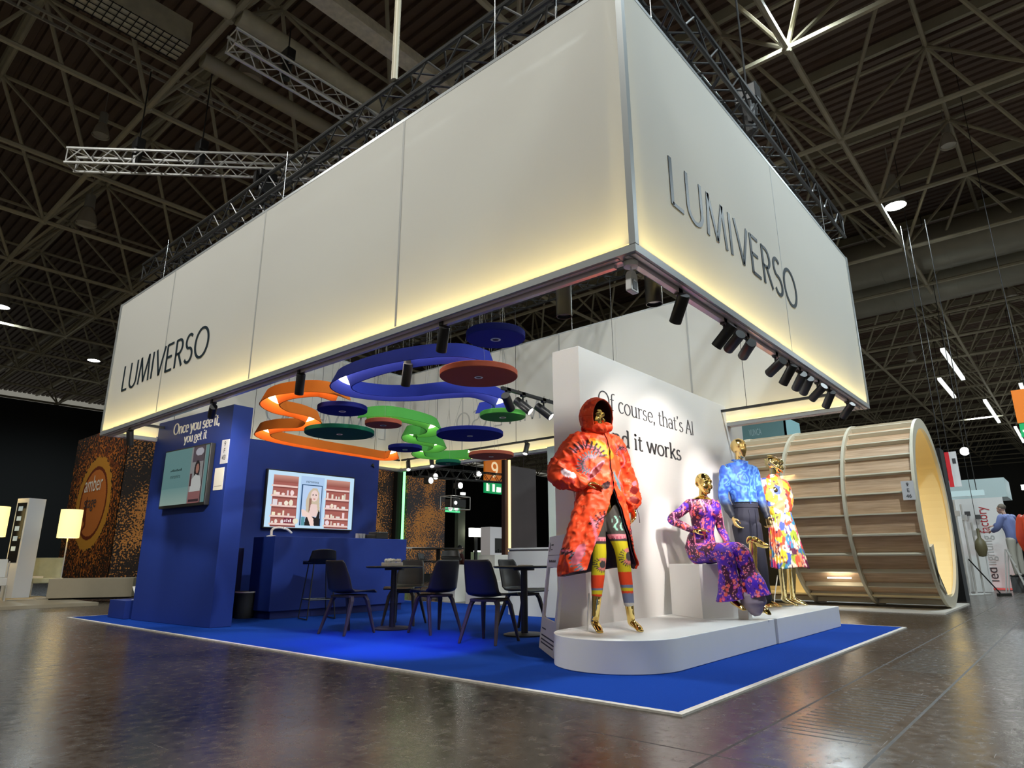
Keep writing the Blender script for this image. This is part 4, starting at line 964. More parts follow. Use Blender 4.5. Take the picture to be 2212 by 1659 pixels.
# ---------------------------------------------------- 1  hooded coat
J = zed(dict(head=(-.095, -.01, 2.03), neck=(-.09, .01, 1.90), chest=(-.09, .0, 1.66), waist=(-.07, 0, 1.42), pelvis=(-.06, 0, 1.24),
    shR=(-.25, .01, 1.79), elR=(-.41, .06, 1.53), wrR=(-.265, -.10, 1.445), hdR=(-.12, -.185, 1.44), hnR=(.2, .3, -1), hsR=-1, curlR=.28,
    shL=(.07, .01, 1.79), elL=(.195, .05, 1.51), wrL=(.232, -.01, 1.265), hdL=(.232, -.05, 1.08), hnL=(-1, -.2, 0), hsL=1, curlL=.3,
    hipR=(-.15, 0, 1.20), knR=(-.125, -.05, .885), anR=(-.158, .0, .36), heR=(-.154, .045, .300), toR=(-.178, -.115, .258),
    hipL=(.02, 0, 1.20), knL=(.06, -.10, .885), anL=(.148, -.04, .35), heL=(.168, .0, .300), toL=(.165, -.16, .258)), Z0)
MQ = thing('mannequin', 'gold mannequin in a hooded orange red coat with jungle print and yellow leggings', 'mannequin', (1.33, 1.24, Z0), R(-30), 'gold mannequins')
link('body', body(J, headrot=R(14)), GOLD, MQ)
# heel rods under the raised feet and base peg
MB().tube((-.20, .07, 0), (-.185, .05, .30), .008, 8).build('support_rod', ALUW, MQ, smooth='auto')
# leggings
mb = MB()
for s, cz in (('R', .53), ('L', .46)):
    hp, kn, an = J['hip'+s], J['kn'+s], J['an'+s]; f = (kn[2]-(cz-Z0))/(kn[2]-an[2]); ank = lerp(kn, an, f)
    mb.limb([(hp[0], hp[1], hp[2]+.03), lerp(hp, kn, .35), kn, lerp(kn, an, .35), ank], [(.094, .10), .087, .060, .057, .044], sub=10)
me = solid(mb, .008, 2, 'leggings')
CHAR, YEL, RED, GREY, PNK = srgb(70, 66, 62), srgb(205, 190, 30), srgb(225, 70, 30), srgb(112, 120, 150), srgb(225, 140, 150)
def leg_col(P, N):
    c = np.zeros((len(P), 3)); c[:] = CHAR; z = P[:, 2]+Z0+.022*(P[:, 0] < -.04); w = .0
    put(c, z < 1.02, PNK); put(c, (z < 1.005) & (np.sin(P[:, 0]*240) > 0), srgb(190, 90, 110)); put(c, z < .985, srgb(60, 52, 54)); put(c, z < .965, YEL)
    for cx, cz, rr in ((.10, .84, .07), (-.12, .80, .055)):   # printed wing motif on each shin
        dx = P[:, 0]-cx; dz = z-cz; r = np.hypot(dx, dz); a = np.arctan2(dz, dx); fr = (N[:, 1] < .2)
        put(c, fr & (r < rr) & (a < 2.4) & (a > -2.6), srgb(215, 130, 120)); put(c, fr & (r < rr*.55), srgb(70, 66, 66)); put(c, fr & (r > rr*.8) & (r < rr*1.25) & (np.sin(a*24) > .1) & (np.cos(a+2.6) > .1), srgb(70, 62, 56))
    m = (z > 1.05) & (z < 1.17) & (np.abs(P[:, 0]-.04) < .06); put(c, m & (np.sin(P[:, 0]*130+np.cos(P[:, 2]*60)*2) > .45), srgb(150, 205, 185))
    put(c, z < .715, RED); put(c, z < .612, GREY); put(c, z < .592, YEL); put(c, z < .566, RED); put(c, z < .545, GREY); put(c, z < .468, srgb(210, 205, 200))
    return c
vcol(me, leg_col); link('leggings', me, vmat('leggings_cloth', .7), MQ)
# coat: front-open shell of rings, sleeves, hood
CT = [(1.955, -.085, .085, .080, .01), (1.91, -.085, .098, .092, .01), (1.865, -.088, .125, .098, .008), (1.82, -.09, .185, .112, .005), (1.74, -.09, .205, .130, .0), (1.60, -.085, .200, .145, 0), (1.40, -.07, .198, .150, 0),
      (1.25, -.075, .225, .175, .0), (1.05, -.10, .270, .205, .0), (.85, -.125, .312, .232, 0), (.72, -.13, .318, .240, 0)]
def coat_ring(z):
    for (z1, *a), (z2, *b) in zip(CT, CT[1:]):
        if z <= z1+1e-9 and z >= z2-1e-9:
            t = (z1-z)/(z1-z2); return [x+(y-x)*t for x, y in zip(a, b)]
def coat_sheet(off=0., z_top=1.945):
    G_ = []; nz, na = 78, 96
    for i in range(nz):
        row = []; t = i/(nz-1)
        for j in range(na):
            u = j/(na-1)
            zb = .715+.035*math.sin(u*math.pi*2+.6)+.03*(u < .02)
            z = z_top+(zb-z_top)*t
            c, a, b, cy = coat_ring(max(z, .72)); sl = max(0., min(1., (1.385-z)/.65))
            op = sl**.75
            a0 = R(-75+2+46*op); a1 = R(-75-2-49*op+360); ph = a0+(a1-a0)*u
            w = 1+ (.030*math.sin(ph*7+z*9)+.022*math.sin(ph*13-z*14))*min(1, max(.15, (1.75-z)*1.6))*(.55 if z > 1.3 else 1)+.012*math.sin(z*55+ph*3)*(z > 1.25)
            fl = 1+.16*op*max(0, 1-u*9)          # flap swinging out on the left hand side
            row.append((c+(a+off)*math.cos(ph)*w*fl, cy+(b+off)*math.sin(ph)*w, z-Z0))
        G_.append(row)
    return G_
def grid_faces(n, m): return [(i*m+j, i*m+j+1, i*m+m+j+1, i*m+m+j) for i in range(n-1) for j in range(m-1)]
def add_sheet(mb, G_, th=-.006):
    V, F = sheet_grid(G_, th); mb.add(V, F)
mb = MB(); add_sheet(mb, coat_sheet(), .006)
def sleeve(mb, P, rad, ref, wr=.10, n=26, fr=15):
    # crumpled sleeve
    k0 = len(mb.v); mb.limb(P, rad, ref, n=n, sub=14)
    for i in range(k0, len(mb.v)):
        v = Vector(mb.v[i]); mb.v[i] = tuple(v)
KS0 = len(mb.v)
sleeve(mb, [(-.16, .005, 1.80-Z0), (-.255, .01, 1.775-Z0), (-.345, .045, 1.66-Z0), (-.415, .06, 1.54-Z0), (-.355, .0, 1.475-Z0), (-.27, -.09, 1.455-Z0)], [(.10, .07), (.105, .11), (.11, .115), (.105, .105), (.09, .088), (.058, .055)], (0, 1, 0), .16)
sleeve(mb, [(.0, .005, 1.80-Z0), (.07, .01, 1.775-Z0), (.145, .03, 1.64-Z0), (.20, .05, 1.51-Z0), (.222, .025, 1.40-Z0), (.232, .0, 1.31-Z0), (.234, -.008, 1.262-Z0)], [(.10, .07), (.10, .105), (.09, .095), (.085, .09), (.082, .085), (.078, .08), (.05, .05)], (0, 1, 0), .16)
KS1 = len(mb.v)
# hood: shell around the head, opening turned a little to the mannequin's left
HC = Vector((-.092, .02, 2.035-Z0)); fw = Vector((.22, -.97, -.10)).normalized(); hx = fw.cross(Vector((0, 0, 1))).normalized(); hz_ = hx.cross(fw)
def hood(off, n=26, m=44):
    G_ = []
    for i in range(n):
        row = []; al = R(54)+(R(178)-R(54))*i/(n-1)
        for j in range(m):
            be = 2*math.pi*j/(m-1); d = fw*math.cos(al)+(hx*math.cos(be)+hz_*math.sin(be))*math.sin(al)
            rr = 1+.03*math.sin(be*5+i*.5)*(i/n)+(.10*(1-i/n)**2); up = max(0, d.z)
            row.append(tuple(HC+Vector((d.x*(.128+off), d.y*(.150+off), d.z*(.165+off)+.012*up))*rr+fw*.03*(1-i/n)))
        G_.append(row)
    return G_
add_sheet(mb, hood(0), .006)
KS2 = len(mb.v)
# crumpled collar under the hood
mb.limb([(-.165, -.02, 1.945-Z0), (-.13, -.09, 1.93-Z0), (-.085, -.115, 1.915-Z0), (-.03, -.09, 1.935-Z0), (.0, -.02, 1.95-Z0), (-.02, .08, 1.94-Z0), (-.09, .11, 1.935-Z0), (-.15, .07, 1.94-Z0), (-.165, -.02, 1.945-Z0)], [(.030, .042)]*9, (0, 0, 1), sub=6)
KS = (KS0, KS1, KS2)
me = mb.mesh('coat')
bm_ = bmesh.new(); bm_.from_mesh(me); bm_.verts.ensure_lookup_table()
for part in (0,):
    for i, v in enumerate(bm_.verts): v.tag = KS[0] <= i < KS[1] or i >= KS[2]
lay = bm_.verts.layers.int.new('sl')
for v in bm_.verts: v[lay] = 1 if v.tag else 0
bmesh.ops.subdivide_edges(bm_, edges=bm_.edges[:], cuts=1, use_grid_fill=True); bm_.normal_update()
PP = np.array([v.co[:] for v in bm_.verts]); rid = 1-2*np.abs(vnoise(PP*np.array([1, 1, .8])+PP[:, [2, 0, 1]]*.5, 15., 3)-.5); rid2 = 1-2*np.abs(vnoise(PP, 27., 8)-.5)
for v, a, b in zip(bm_.verts, rid, rid2):
    if v[lay]: v.co += v.normal*(.030*(a**2-.45)+.010*(b-.5))
    else:
        d = Vector((v.co.x+.09, v.co.y, 0))
        if d.length > .02: v.co += d.normalized()*(.013*(a**2-.45)+.007*(b-.5))
bm_.to_mesh(me); bm_.free()
OR, DK, PK, YL, TL = srgb(240, 78, 38), srgb(58, 34, 38), srgb(226, 120, 140), srgb(250, 178, 30), srgb(96, 130, 140)
def coat_col(P, N):
    x, y, z = P[:, 0], P[:, 1], P[:, 2]+Z0; c = np.zeros((len(P), 3)); n = fbm(P, 9.); c[:] = OR
    c *= (.80+.40*n)[:, None]
    nn = fbm(P, 16., 21); put(c, (nn > .60) & (n > .5), srgb(206, 52, 28)); put(c, (fbm(P, 30., 31) > .66), srgb(250, 112, 74))
    fr = y < .055
    # yellow flash on the chest
    d = ((x+.10)*.8-(z-1.74)*.6); e = ((x+.10)*.6+(z-1.74)*.8); v = (d/.13)**2+(e/.06)**2+.35*(n-.5)
    put(c, fr & (v < 1.0), srgb(250, 130, 30)); put(c, fr & (v < .62), YL)
    def fern(cx, cz, r, a0, a1, w, inner=DK, tip=PK, k=26):
        dx = x-cx; dz = z-cz; rr = np.hypot(dx, dz); a = np.arctan2(dz, dx); a = np.where(a < a0-.01, a+2*math.pi, a); s = fr & (a > a0) & (a < a1)
        put(c, s & (np.abs(rr-r) < w*.45), tip); put(c, s & (rr > r) & (rr < r+w*1.5) & (np.sin(a*k) > .15), inner); put(c, s & (rr < r) & (rr > r-w*.9) & (np.sin(a*k*.8) > .25), inner)
        put(c, s & (np.abs(rr-r) < w*.14), inner)
    fern(-.235, 1.63, .13, .25, 2.6, .035); fern(-.20, 1.60, .07, 1.0, 4.4, .03, TL, PK); fern(-.10, 1.03, .13, .5, 2.9, .034); fern(-.16, .98, .10, -1.4, 1.2, .045, DK, TL)
    fern(-.34, .96, .12, 2.2, 4.6, .03, DK, PK); fern(.12, 1.70, .06, .6, 3.4, .02); fern(.26, 1.0, .10, 1.5, 4.4, .03); fern(-.30, .80, .08, 1.8, 4.2, .03, TL, PK)
    def blob(cx, cz, rx, rz, rot, col, k=.5):
        dx = x-cx; dz = z-cz; q, s = math.cos(rot), math.sin(rot); put(c, fr & (((dx*q+dz*s)/rx)**2+((dz*q-dx*s)/rz)**2+k*(n-.5) < 1), col)
    blob(-.17, 1.545, .12, .028, .85, PK); blob(-.16, 1.55, .09, .022, .85, srgb(120, 40, 40)); blob(-.20, .93, .045, .075, -.2, PK); blob(-.235, 1.06, .012, .11, .12, PK); blob(-.17, .87, .08, .02, .5, srgb(110, 70, 120))
    blob(-.395, 1.52, .06, .03, -.6, srgb(225, 205, 215)); blob(-.40, 1.46, .05, .02, -.5, srgb(150, 30, 24)); blob(.03, 1.46, .02, .09, .4, TL); blob(-.36, .86, .03, .09, -.5, PK); blob(-.09, 1.42, .05, .03, .6, DK)
    blob(.235, 1.40, .05, .035, .3, srgb(120, 30, 26)); blob(.22, 1.31, .05, .03, -.3, srgb(130, 32, 26)); blob(.25, 1.46, .03, .02, .6, PK)
    put(c, fr & (np.abs(x-.10-.05*np.sin(z*20)) < .008) & (z > 1.35) & (z < 1.8), srgb(206, 110, 120))
    put(c, (N[:, 1] < -.2) & (np.abs(x+.046+(z-1.65)*.05) < .005) & (z > 1.38) & (z < 1.9), srgb(170, 40, 22))     # zip
    # darker inside of hood
    return c
vcol(me, coat_col); link('coat', me, vmat('coat_cloth', .5, .3), MQ)
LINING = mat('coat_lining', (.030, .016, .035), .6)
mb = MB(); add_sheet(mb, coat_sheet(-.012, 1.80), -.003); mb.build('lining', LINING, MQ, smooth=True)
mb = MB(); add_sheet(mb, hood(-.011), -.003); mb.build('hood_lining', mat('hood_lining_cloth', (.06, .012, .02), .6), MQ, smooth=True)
mb = MB(); mb.poly([(-.335, -.03, 1.43-Z0), (-.345, -.06, 1.37-Z0), (-.338, -.06, 1.30-Z0), (-.33, -.05, 1.34-Z0), (-.335, -.03, 1.42-Z0)], .003, 6); mb.poly([(.25, -.04, 1.26-Z0), (.27, -.05, 1.19-Z0), (.275, -.05, 1.12-Z0)], .003, 6); mb.build('drawcord', mat('cord_dark', (.08, .02, .02), .6), MQ)

# ---------------------------------------------------- 2  seated, jumpsuit
J = zed(dict(head=(-.005, -.02, 1.595), neck=(-.01, .01, 1.46), chest=(-.02, .01, 1.30), waist=(-.035, .02, 1.12), pelvis=(-.075, .05, .90),
    shR=(-.165, .01, 1.385), elR=(-.362, .09, 1.225), wrR=(-.185, -.04, 1.10), hdR=(-.04, -.14, 1.13), hnR=(.2, .5, -1), hsR=-1, curlR=.25,
    shL=(.12, .01, 1.385), elL=(.165, .0, 1.14), wrL=(.125, -.17, .985), hdL=(.10, -.34, .955), hnL=(0, 0, -1), hsL=-1, curlL=.1,
    hipR=(-.14, .0, .875), knR=(-.08, -.40, .875), anR=(-.03, -.42, .46), heR=(-.03, -.40, .405), toR=(.012, -.53, .345),
    hipL=(.0, .0, .875), knL=(.135, -.42, .885), anL=(.225, -.46, .43), heL=(.23, -.44, .37), toL=(.27, -.55, .30)), Z0)
MQ = thing('mannequin', 'seated gold mannequin in a purple and pink patterned jumpsuit on the white cube', 'mannequin', (3.2, 1.2, Z0), R(-35), 'gold mannequins')
link('body', body(J, headrot=R(8)), GOLD, MQ)
mb = MB()
nk, ch, wa, pe = J['neck'], J['chest'], J['waist'], J['pelvis']
mb.limb([(nk[0], nk[1], nk[2]-.015), lerp(nk, ch, .35), ch, lerp(ch, wa, .5), wa, lerp(wa, pe, .55), pe], [(.064, .062), (.158, .09), (.160, .118), (.138, .10), (.120, .094), (.160, .115), (.165, .135)], sub=10)
for s in (-1, 1): mb.ball((ch[0]+s*.07, ch[1]-.088, ch[2]+.005), (.062, .05, .06))
for s in 'RL': mb.limb([lerp(J['sh'+s], ch, .3), J['sh'+s], lerp(J['sh'+s], J['el'+s], .5), J['el'+s], lerp(J['el'+s], J['wr'+s], .5), lerp(J['el'+s], J['wr'+s], .93)], [.062, .060, .051, .044, .041, .032], sub=10)
mb.limb([(-.13, .03, .875-Z0), lerp(J['hipR'], J['knR'], .5), (-.075, -.395, .868-Z0), (-.06, -.42, .70-Z0), (-.05, -.42, .55-Z0), (-.05, -.42, .38-Z0)], [(.105, .115), (.098, .10), (.086, .086), (.092, .088), (.115, .105), (.160, .13)], sub=10)
mb.limb([(.0, .03, .875-Z0), lerp(J['hipL'], J['knL'], .5), (.115, -.41, .88-Z0), (.145, -.44, .70-Z0), (.180, -.47, .55-Z0), (.205, -.48, .36-Z0)], [(.105, .115), (.098, .10), (.084, .084), (.092, .086), (.130, .11), (.185, .145)], sub=10)
me = solid(mb, .0085, 2, 'jumpsuit'); cut(me, (.08, 0, .45-Z0), (.14, 0, -1))
def jump_col(P, N):
    q = P+.02*np.stack([fbm(P, 20, 3), fbm(P, 20, 5), fbm(P, 20, 7)], 1); idv, d = cell(q, 22, 2); id2, d2 = cell(q, 60, 6); b = fbm(P, 7., 11); c = np.zeros((len(P), 3)); c[:] = srgb(86, 40, 170)
    put(c, b > .52, srgb(70, 20, 60)); put(c, (idv > .5) & (d < .42), srgb(232, 84, 150)); put(c, (idv > .72) & (d < .40), srgb(240, 100, 90)); put(c, (id2 > .62) & (d2 < .36), srgb(245, 150, 190)); put(c, (id2 < .2) & (d2 < .42), srgb(60, 12, 40)); put(c, (id2 > .93) & (d2 < .3), srgb(250, 170, 90))
    st = np.sin(P[:, 0]*70+2*b); put(c, (st > .93) & (P[:, 2] > .7), srgb(250, 130, 170)); put(c, (b < .40) & (idv < .45), srgb(72, 30, 190))
    return c
vcol(me, jump_col); link('jumpsuit', me, vmat('jumpsuit_cloth', .5, .4), MQ)
mb = MB(); mb.limb([(.155, -.47, .47-Z0), (.16, -.48, .40-Z0), (.165, -.49, .345-Z0)], [(.128, .10), (.13, .105), (.075, .085)], sub=8)
mb.build('mesh_hem', mat('grey_mesh_hem', (.30, .24, .30), .7), MQ, smooth=True)
tag(MB().b2((-.26, -.26, 0), (.26, .26, .52)).build('seat_cube', WHITE, None, bevel=.003, loc=(3.21, 1.27, Z0)), 'white cube seat under the mannequin in the purple jumpsuit', 'cube').rotation_euler = (0, 0, R(-28))
tag(MB().b2((-.05, -.05, 0), (.05, .05, .095)).build('foot_block', WHITE, None, bevel=.002, loc=(3.10, .83, Z0)), 'little white block under the foot of the seated mannequin', 'block')

# ---------------------------------------------------- 3  standing male
J = zed(dict(head=(-.085, -.01, 2.185), neck=(-.088, .01, 2.03), chest=(-.10, 0, 1.78), waist=(-.07, 0, 1.50), pelvis=(-.08, 0, 1.26),
    shR=(-.295, .01, 1.905), elR=(-.345, .05, 1.57), wrR=(-.31, -.06, 1.315), hdR=(-.285, -.11, 1.14), hnR=(1, -.3, 0), hsR=1, curlR=.42,
    shL=(.095, .01, 1.905), elL=(.205, .05, 1.57), wrL=(.20, -.06, 1.315), hdL=(.185, -.12, 1.14), hnL=(-1, -.3, 0), hsL=-1, curlL=.55,
    hipR=(-.17, 0, 1.2), knR=(-.13, -.02, .74), anR=(-.05, .0, .35), heR=(-.05, .04, .27), toR=(.03, -.16, .262),
    hipL=(.01, 0, 1.2), knL=(.045, -.02, .74), anL=(.12, .02, .35), heL=(.13, .06, .27), toL=(.19, -.13, .262)), Z0)
MQ = thing('mannequin', 'standing gold egg headed mannequin in a blue swirl print shirt and dark navy trousers', 'mannequin', (4.75, 1.3, Z0), R(-33), 'gold mannequins')
link('body', body(J, False, False, headrot=R(15), hs=1.14), mat('gold_satin', (.90, .64, .26), .22, metal=1.), MQ)
mb = MB(); nk, ch, wa, pe = J['neck'], J['chest'], J['waist'], J['pelvis']
mb.limb([(nk[0], nk[1], nk[2]-.03), lerp(nk, ch, .32), ch, lerp(ch, wa, .5), (wa[0], wa[1], wa[2]+.0), (wa[0]-.005, wa[1], wa[2]-.07)], [(.075, .07), (.205, .10), (.205, .135), (.185, .128), (.168, .122), (.155, .112)], sub=12)
for s in 'RL': mb.limb([lerp(J['sh'+s], ch, .3), J['sh'+s], lerp(J['sh'+s], J['el'+s], .5), J['el'+s], lerp(J['el'+s], J['wr'+s], .5), lerp(J['el'+s], J['wr'+s], .96)], [.08, .078, .070, .062, .056, .040], sub=12)
mb.limb([(nk[0]-.06, nk[1]-.05, nk[2]-.02), (nk[0]-.068, nk[1]+.03, nk[2]+.01), (nk[0], nk[1]+.065, nk[2]+.015), (nk[0]+.068, nk[1]+.03, nk[2]+.01), (nk[0]+.06, nk[1]-.05, nk[2]-.02)], [(.012, .026)]*5, (0, 0, 1))
for s in (-1, 1): mb.limb([(nk[0]+s*.01, nk[1]-.085, nk[2]-.055), (nk[0]+s*.055, nk[1]-.07, nk[2]-.03), (nk[0]+s*.075, nk[1]-.04, nk[2]-.01)], [(.008, .022)]*3, (0, 0, 1))
k0 = 0
for i, v in enumerate(mb.v):
    v = Vector(v); s = math.sin(v.x*38+v.z*30)*math.sin(v.z*44-v.x*21); mb.v[i] = tuple(v+Vector((v.x+.09, v.y, 0)).normalized()*.006*s)
me = solid(mb, .0085, 1, 'shirt')
def shirt_col(P, N):
    # plain marbled blue
    q = P+.07*np.stack([fbm(P, 6, 1)-.5, fbm(P, 6, 4)-.5, fbm(P, 6, 8)-.5], 1)*2
    b = fbm(q, 7., 2); w = np.sin(b*30+fbm(P, 9, 3)*16); c = np.zeros((len(P), 3)); c[:] = srgb(62, 112, 208)
    k1 = np.clip(w, 0, 1)[:, None]*.75; c = c*(1-k1)+np.array(srgb(112, 168, 236))*k1; k1 = np.clip(-w, 0, 1)[:, None]*.7; c = c*(1-k1)+np.array(srgb(40, 66, 170))*k1; z = P[:, 2]+Z0
    k = np.clip((1.60+.08*fbm(P, 6)-z)/.18, 0, 1)*((np.abs(P[:, 0]+.07) > .165)+.0); c = c*(1-k[:, None])+np.array(srgb(34, 38, 52))*k[:, None]
    put(c, (z < 1.485) & (np.abs(P[:, 0]+.07) < .16), srgb(120, 128, 160)); put(c, (z < 1.50) & (z > 1.478) & (np.abs(P[:, 0]+.07) < .165), srgb(16, 18, 30))
    put(c, (N[:, 1] < -.4) & (np.abs(P[:, 0]+.075) < .004), srgb(40, 80, 180))
    return c
vcol(me, shirt_col); link('shirt', me, vmat('shirt_cloth', .55, .35), MQ)
mb = MB(); mb.limb([(wa[0], wa[1], 1.475-Z0), (wa[0], wa[1], 1.40-Z0), lerp(wa, pe, .8), pe], [(.158, .118), (.165, .124), (.178, .132), (.165, .125)], sub=10)
for s, hx_, kx, ax, ay in (('R', -.16, -.13, -.06, .0), ('L', .0, .045, .105, .02)): mb.limb([(hx_, 0, 1.22-Z0), ((hx_+kx)/2, -.01, .95-Z0), (kx, -.02, .74-Z0), ((kx+ax)/2, ay-.01, .52-Z0), (ax, ay, .34-Z0)], [(.105, .125), (.098, .11), (.088, .095), (.080, .088), (.078, .086)], sub=10)
me = solid(mb, .009, 2, 'trousers'); link('trousers', me, mat('navy_wool', (.011, .012, .028), .8, var=.2, vscale=60), MQ)
mb = MB(); mb.lathe([(.163, -.02), (.170, -.02), (.170, .02), (.163, .02)], (wa[0], wa[1], 1.455-Z0), 40); mb.v = [(wa[0]+(x-wa[0]), wa[1]+(y-wa[1])*.76, z) for x, y, z in mb.v]; mb.build('waistband', mat('navy_wool'), MQ, smooth='auto')
for x, y, s in ((-.115, -.118, 1), (-.02, -.118, -1)): MB().limb([(x, y-.004, 1.40-Z0), (x+.005*s, y-.018, 1.15-Z0), (x+.01*s, y-.0, .98-Z0)], [(.004, .006)]*3).build('pleat', mat('navy_wool'), MQ, smooth=True)

# ---------------------------------------------------- 4  standing, blouse and pleated skirt
J = zed(dict(head=(-.055, -.02, 2.005), neck=(-.07, .0, 1.86), chest=(-.065, 0, 1.66), waist=(-.03, .0, 1.42), pelvis=(-.02, .01, 1.24),
    shR=(-.20, .01, 1.775), elR=(-.40, .03, 1.60), wrR=(-.22, .08, 1.48), hdR=(-.08, .12, 1.44), hnR=(0, -1, 0), hsR=1,
    shL=(.09, .01, 1.775), elL=(.16, .03, 1.55), wrL=(.14, .06, 1.36), hdL=(.11, .10, 1.24), hnL=(-1, 0, 0), hsL=1,
    hipR=(-.10, 0, 1.2), knR=(-.085, -.02, .80), anR=(-.075, .02, .36), heR=(-.075, .05, .305), toR=(-.0, -.10, .256),
    hipL=(.06, 0, 1.2), knL=(.06, -.02, .80), anL=(.06, .02, .36), heL=(.06, .05, .305), toL=(.145, -.10, .256), tilt=R(-4)), Z0)
MQ = thing('mannequin', 'standing gold mannequin in a colourful off shoulder blouse and pleated patterned skirt', 'mannequin', (5.27, 1.10, Z0), R(-30), 'gold mannequins')
link('body', body(J, True, True, headrot=R(52)), mat('gold_pale', (.90, .74, .36), .10, metal=1.), MQ)
# sculpted head pieces: swept bands around cheek and crown
mb = MB(); h = Vector(J['head']); q = Matrix.Rotation(R(52), 3, 'Z'); f = lambda x, y, z: h+q @ Vector((x, y, z))
for s in (-1, 1):
    mb.limb([f(s*.03, .10, .08), f(s*.085, .05, .03), f(s*.088, -.02, -.03), f(s*.05, -.085, -.075), f(s*.0, -.10, -.105)], [(.010, .018), (.010, .022), (.010, .020), (.010, .014), .008])
    mb.limb([f(s*.02, .06, .13), f(s*.06, .0, .115), f(s*.06, -.06, .07), f(s*.03, -.095, .02)], [(.009, .014)]*4)
mb.ball(f(0, -.085, .035), (.05, .035, .045)); mb.ball(f(0, -.088, -.045), (.042, .032, .035))
link('head_sculpture', solid(mb, .006, 2, 'head_sculpture'), mat('gold_pale'), MQ)
mb = MB()
mb.limb([(-.07, 0, 1.825-Z0), (-.07, 0, 1.76-Z0), (-.062, 0, 1.66-Z0), (-.05, 0, 1.54-Z0), (-.035, 0, 1.45-Z0), (-.03, 0, 1.385-Z0)], [(.11, .085), (.185, .11), (.215, .14), (.205, .148), (.190, .145), (.165, .125)], sub=10)
mb.limb([(-.13, 0, 1.765-Z0), (-.22, .02, 1.735-Z0), (-.40, .03, 1.615-Z0), (-.32, .05, 1.545-Z0), (-.20, .06, 1.52-Z0)], [(.09, .07), (.105, .10), (.085, .095), (.075, .08), (.055, .06)], (0, 1, 0), sub=10)
mb.limb([(.0, 0, 1.765-Z0), (.085, .02, 1.73-Z0), (.15, .04, 1.61-Z0), (.165, .05, 1.52-Z0), (.145, .06, 1.42-Z0)], [(.09, .07), (.10, .10), (.085, .095), (.075, .085), (.055, .06)], (0, 1, 0), sub=10)
for i, v in enumerate(mb.v):
    v = Vector(v); s = math.sin(v.x*30+v.z*48)*math.sin(v.z*36-v.y*25); mb.v[i] = tuple(v+Vector((v.x+.06, v.y, 0)).normalized()*.010*s)
me = solid(mb, .009, 1, 'blouse')
PAL = [srgb(*c) for c in ((246, 214, 190), (245, 200, 60), (226, 84, 60), (200, 60, 110), (70, 90, 180), (60, 130, 170), (244, 150, 110), (90, 40, 70), (246, 232, 210), (150, 170, 60))]
def print_col(mix, f, s):
    def fn(P, N):
        q = P+.05*np.stack([fbm(P, 9, 1)-.5, fbm(P, 9, 4)-.5, fbm(P, 9, 8)-.5], 1)*2; q = q*np.array([1, 1, .62]); idv, d = cell(q, f, s); c = np.zeros((len(P), 3)); c[:] = PAL[0]
        for i, p in enumerate(mix): put(c, (idv*len(mix)).astype(int) == i, PAL[p])
        id2, d2 = cell(q, f*2.1, s+4); put(c, (id2 > .80) & (d2 < .4), PAL[7]); put(c, (id2 < .12) & (d2 < .45), PAL[8])
        return c
    return fn
vcol(me, print_col((0, 1, 2, 6, 0, 1, 6, 2, 8, 4), 11, 3)); link('blouse', me, vmat('blouse_cloth', .55, .35), MQ)
G_ = []
for i in range(46):
    t = i/45; z = 1.43+(.70-1.43)*t; row = []
    a = .145+(.245-.145)*t**.9; b = .112+(.19-.112)*t; c = -.03+.075*t
    for j in range(181):
        ph = 2*math.pi*j/180; pl = 1+(.02+.055*t)*((ph*15/math.pi) % 1-.5)*1.6
        row.append((c+a*math.cos(ph)*pl, b*math.sin(ph)*pl, z-Z0+.012*math.sin(ph*3)*t))
    G_.append(row)
mb = MB(); V, F = sheet_grid(G_, .004); mb.add(V, F); me = mb.mesh('skirt'); vcol(me, print_col((6, 2, 0, 3, 1, 6, 4, 2, 0, 9, 7, 5), 15, 12)); link('skirt', me, vmat('skirt_cloth', .55, .35), MQ)
MB().limb([(-.185, .09, .002), (-.17, .08, .12), (-.12, .05, .36)], [.007]*3, sub=3).build('support_rod', ALUW, MQ, smooth=True)
tag(MB().lathe([(0, 0), (.17, 0), (.17, .012), (0, .012)], n=40).build('base_plate', mat('steel_base', (.40, .41, .40), .25, metal=.8), None, smooth='auto', loc=(5.12, 1.20, Z0)), 'round steel base plate under the mannequin in the pleated skirt', 'base plate')

# ---------------------------------------------------- 5  greyhound
DG = thing('dog_figure', 'gold greyhound figure behind the seated mannequin, head turned to the right', 'dog figure', (4.0, .97, Z0), R(8)); DG.scale = (.9, .9, .9)
mb = MB(); z = lambda a: (a[0], a[1], a[2]-Z0)
mb.limb([z((0, .08, 1.09)), z((0, .04, 1.10)), z((0, -.01, 1.075)), z((0, -.07, 1.045)), z((0, -.125, 1.03))], [(.042, .045), (.048, .055), (.038, .042), (.027, .030), (.018, .019)])
mb.limb([z((0, .02, 1.06)), z((0, -.05, 1.025)), z((0, -.105, 1.012))], [(.03, .03), (.022, .018), (.014, .010)])
for s in (-1, 1):
    mb.limb([z((s*.035, .06, 1.125)), z((s*.05, .085, 1.13)), z((s*.052, .11, 1.10)), z((s*.05, .115, 1.06))], [(.012, .022), (.010, .026), (.008, .02), (.005, .008)])
    mb.ball(z((s*.038, .01, 1.105)), .011, 8, 6)
mb.limb([z((0, .06, 1.07)), z((0, .07, .95)), z((0, .10, .78)), z((0, .11, .66)), z((0, .14, .56))], [(.044, .048), (.045, .050), (.058, .065), (.088, .115), (.085, .12)])
mb.limb([z((0, .12, .62)), z((0, .28, .58)), z((0, .44, .52)), z((0, .56, .44)), z((0, .60, .36))], [(.088, .12), (.080, .105), (.062, .085), (.085, .11), (.07, .09)])
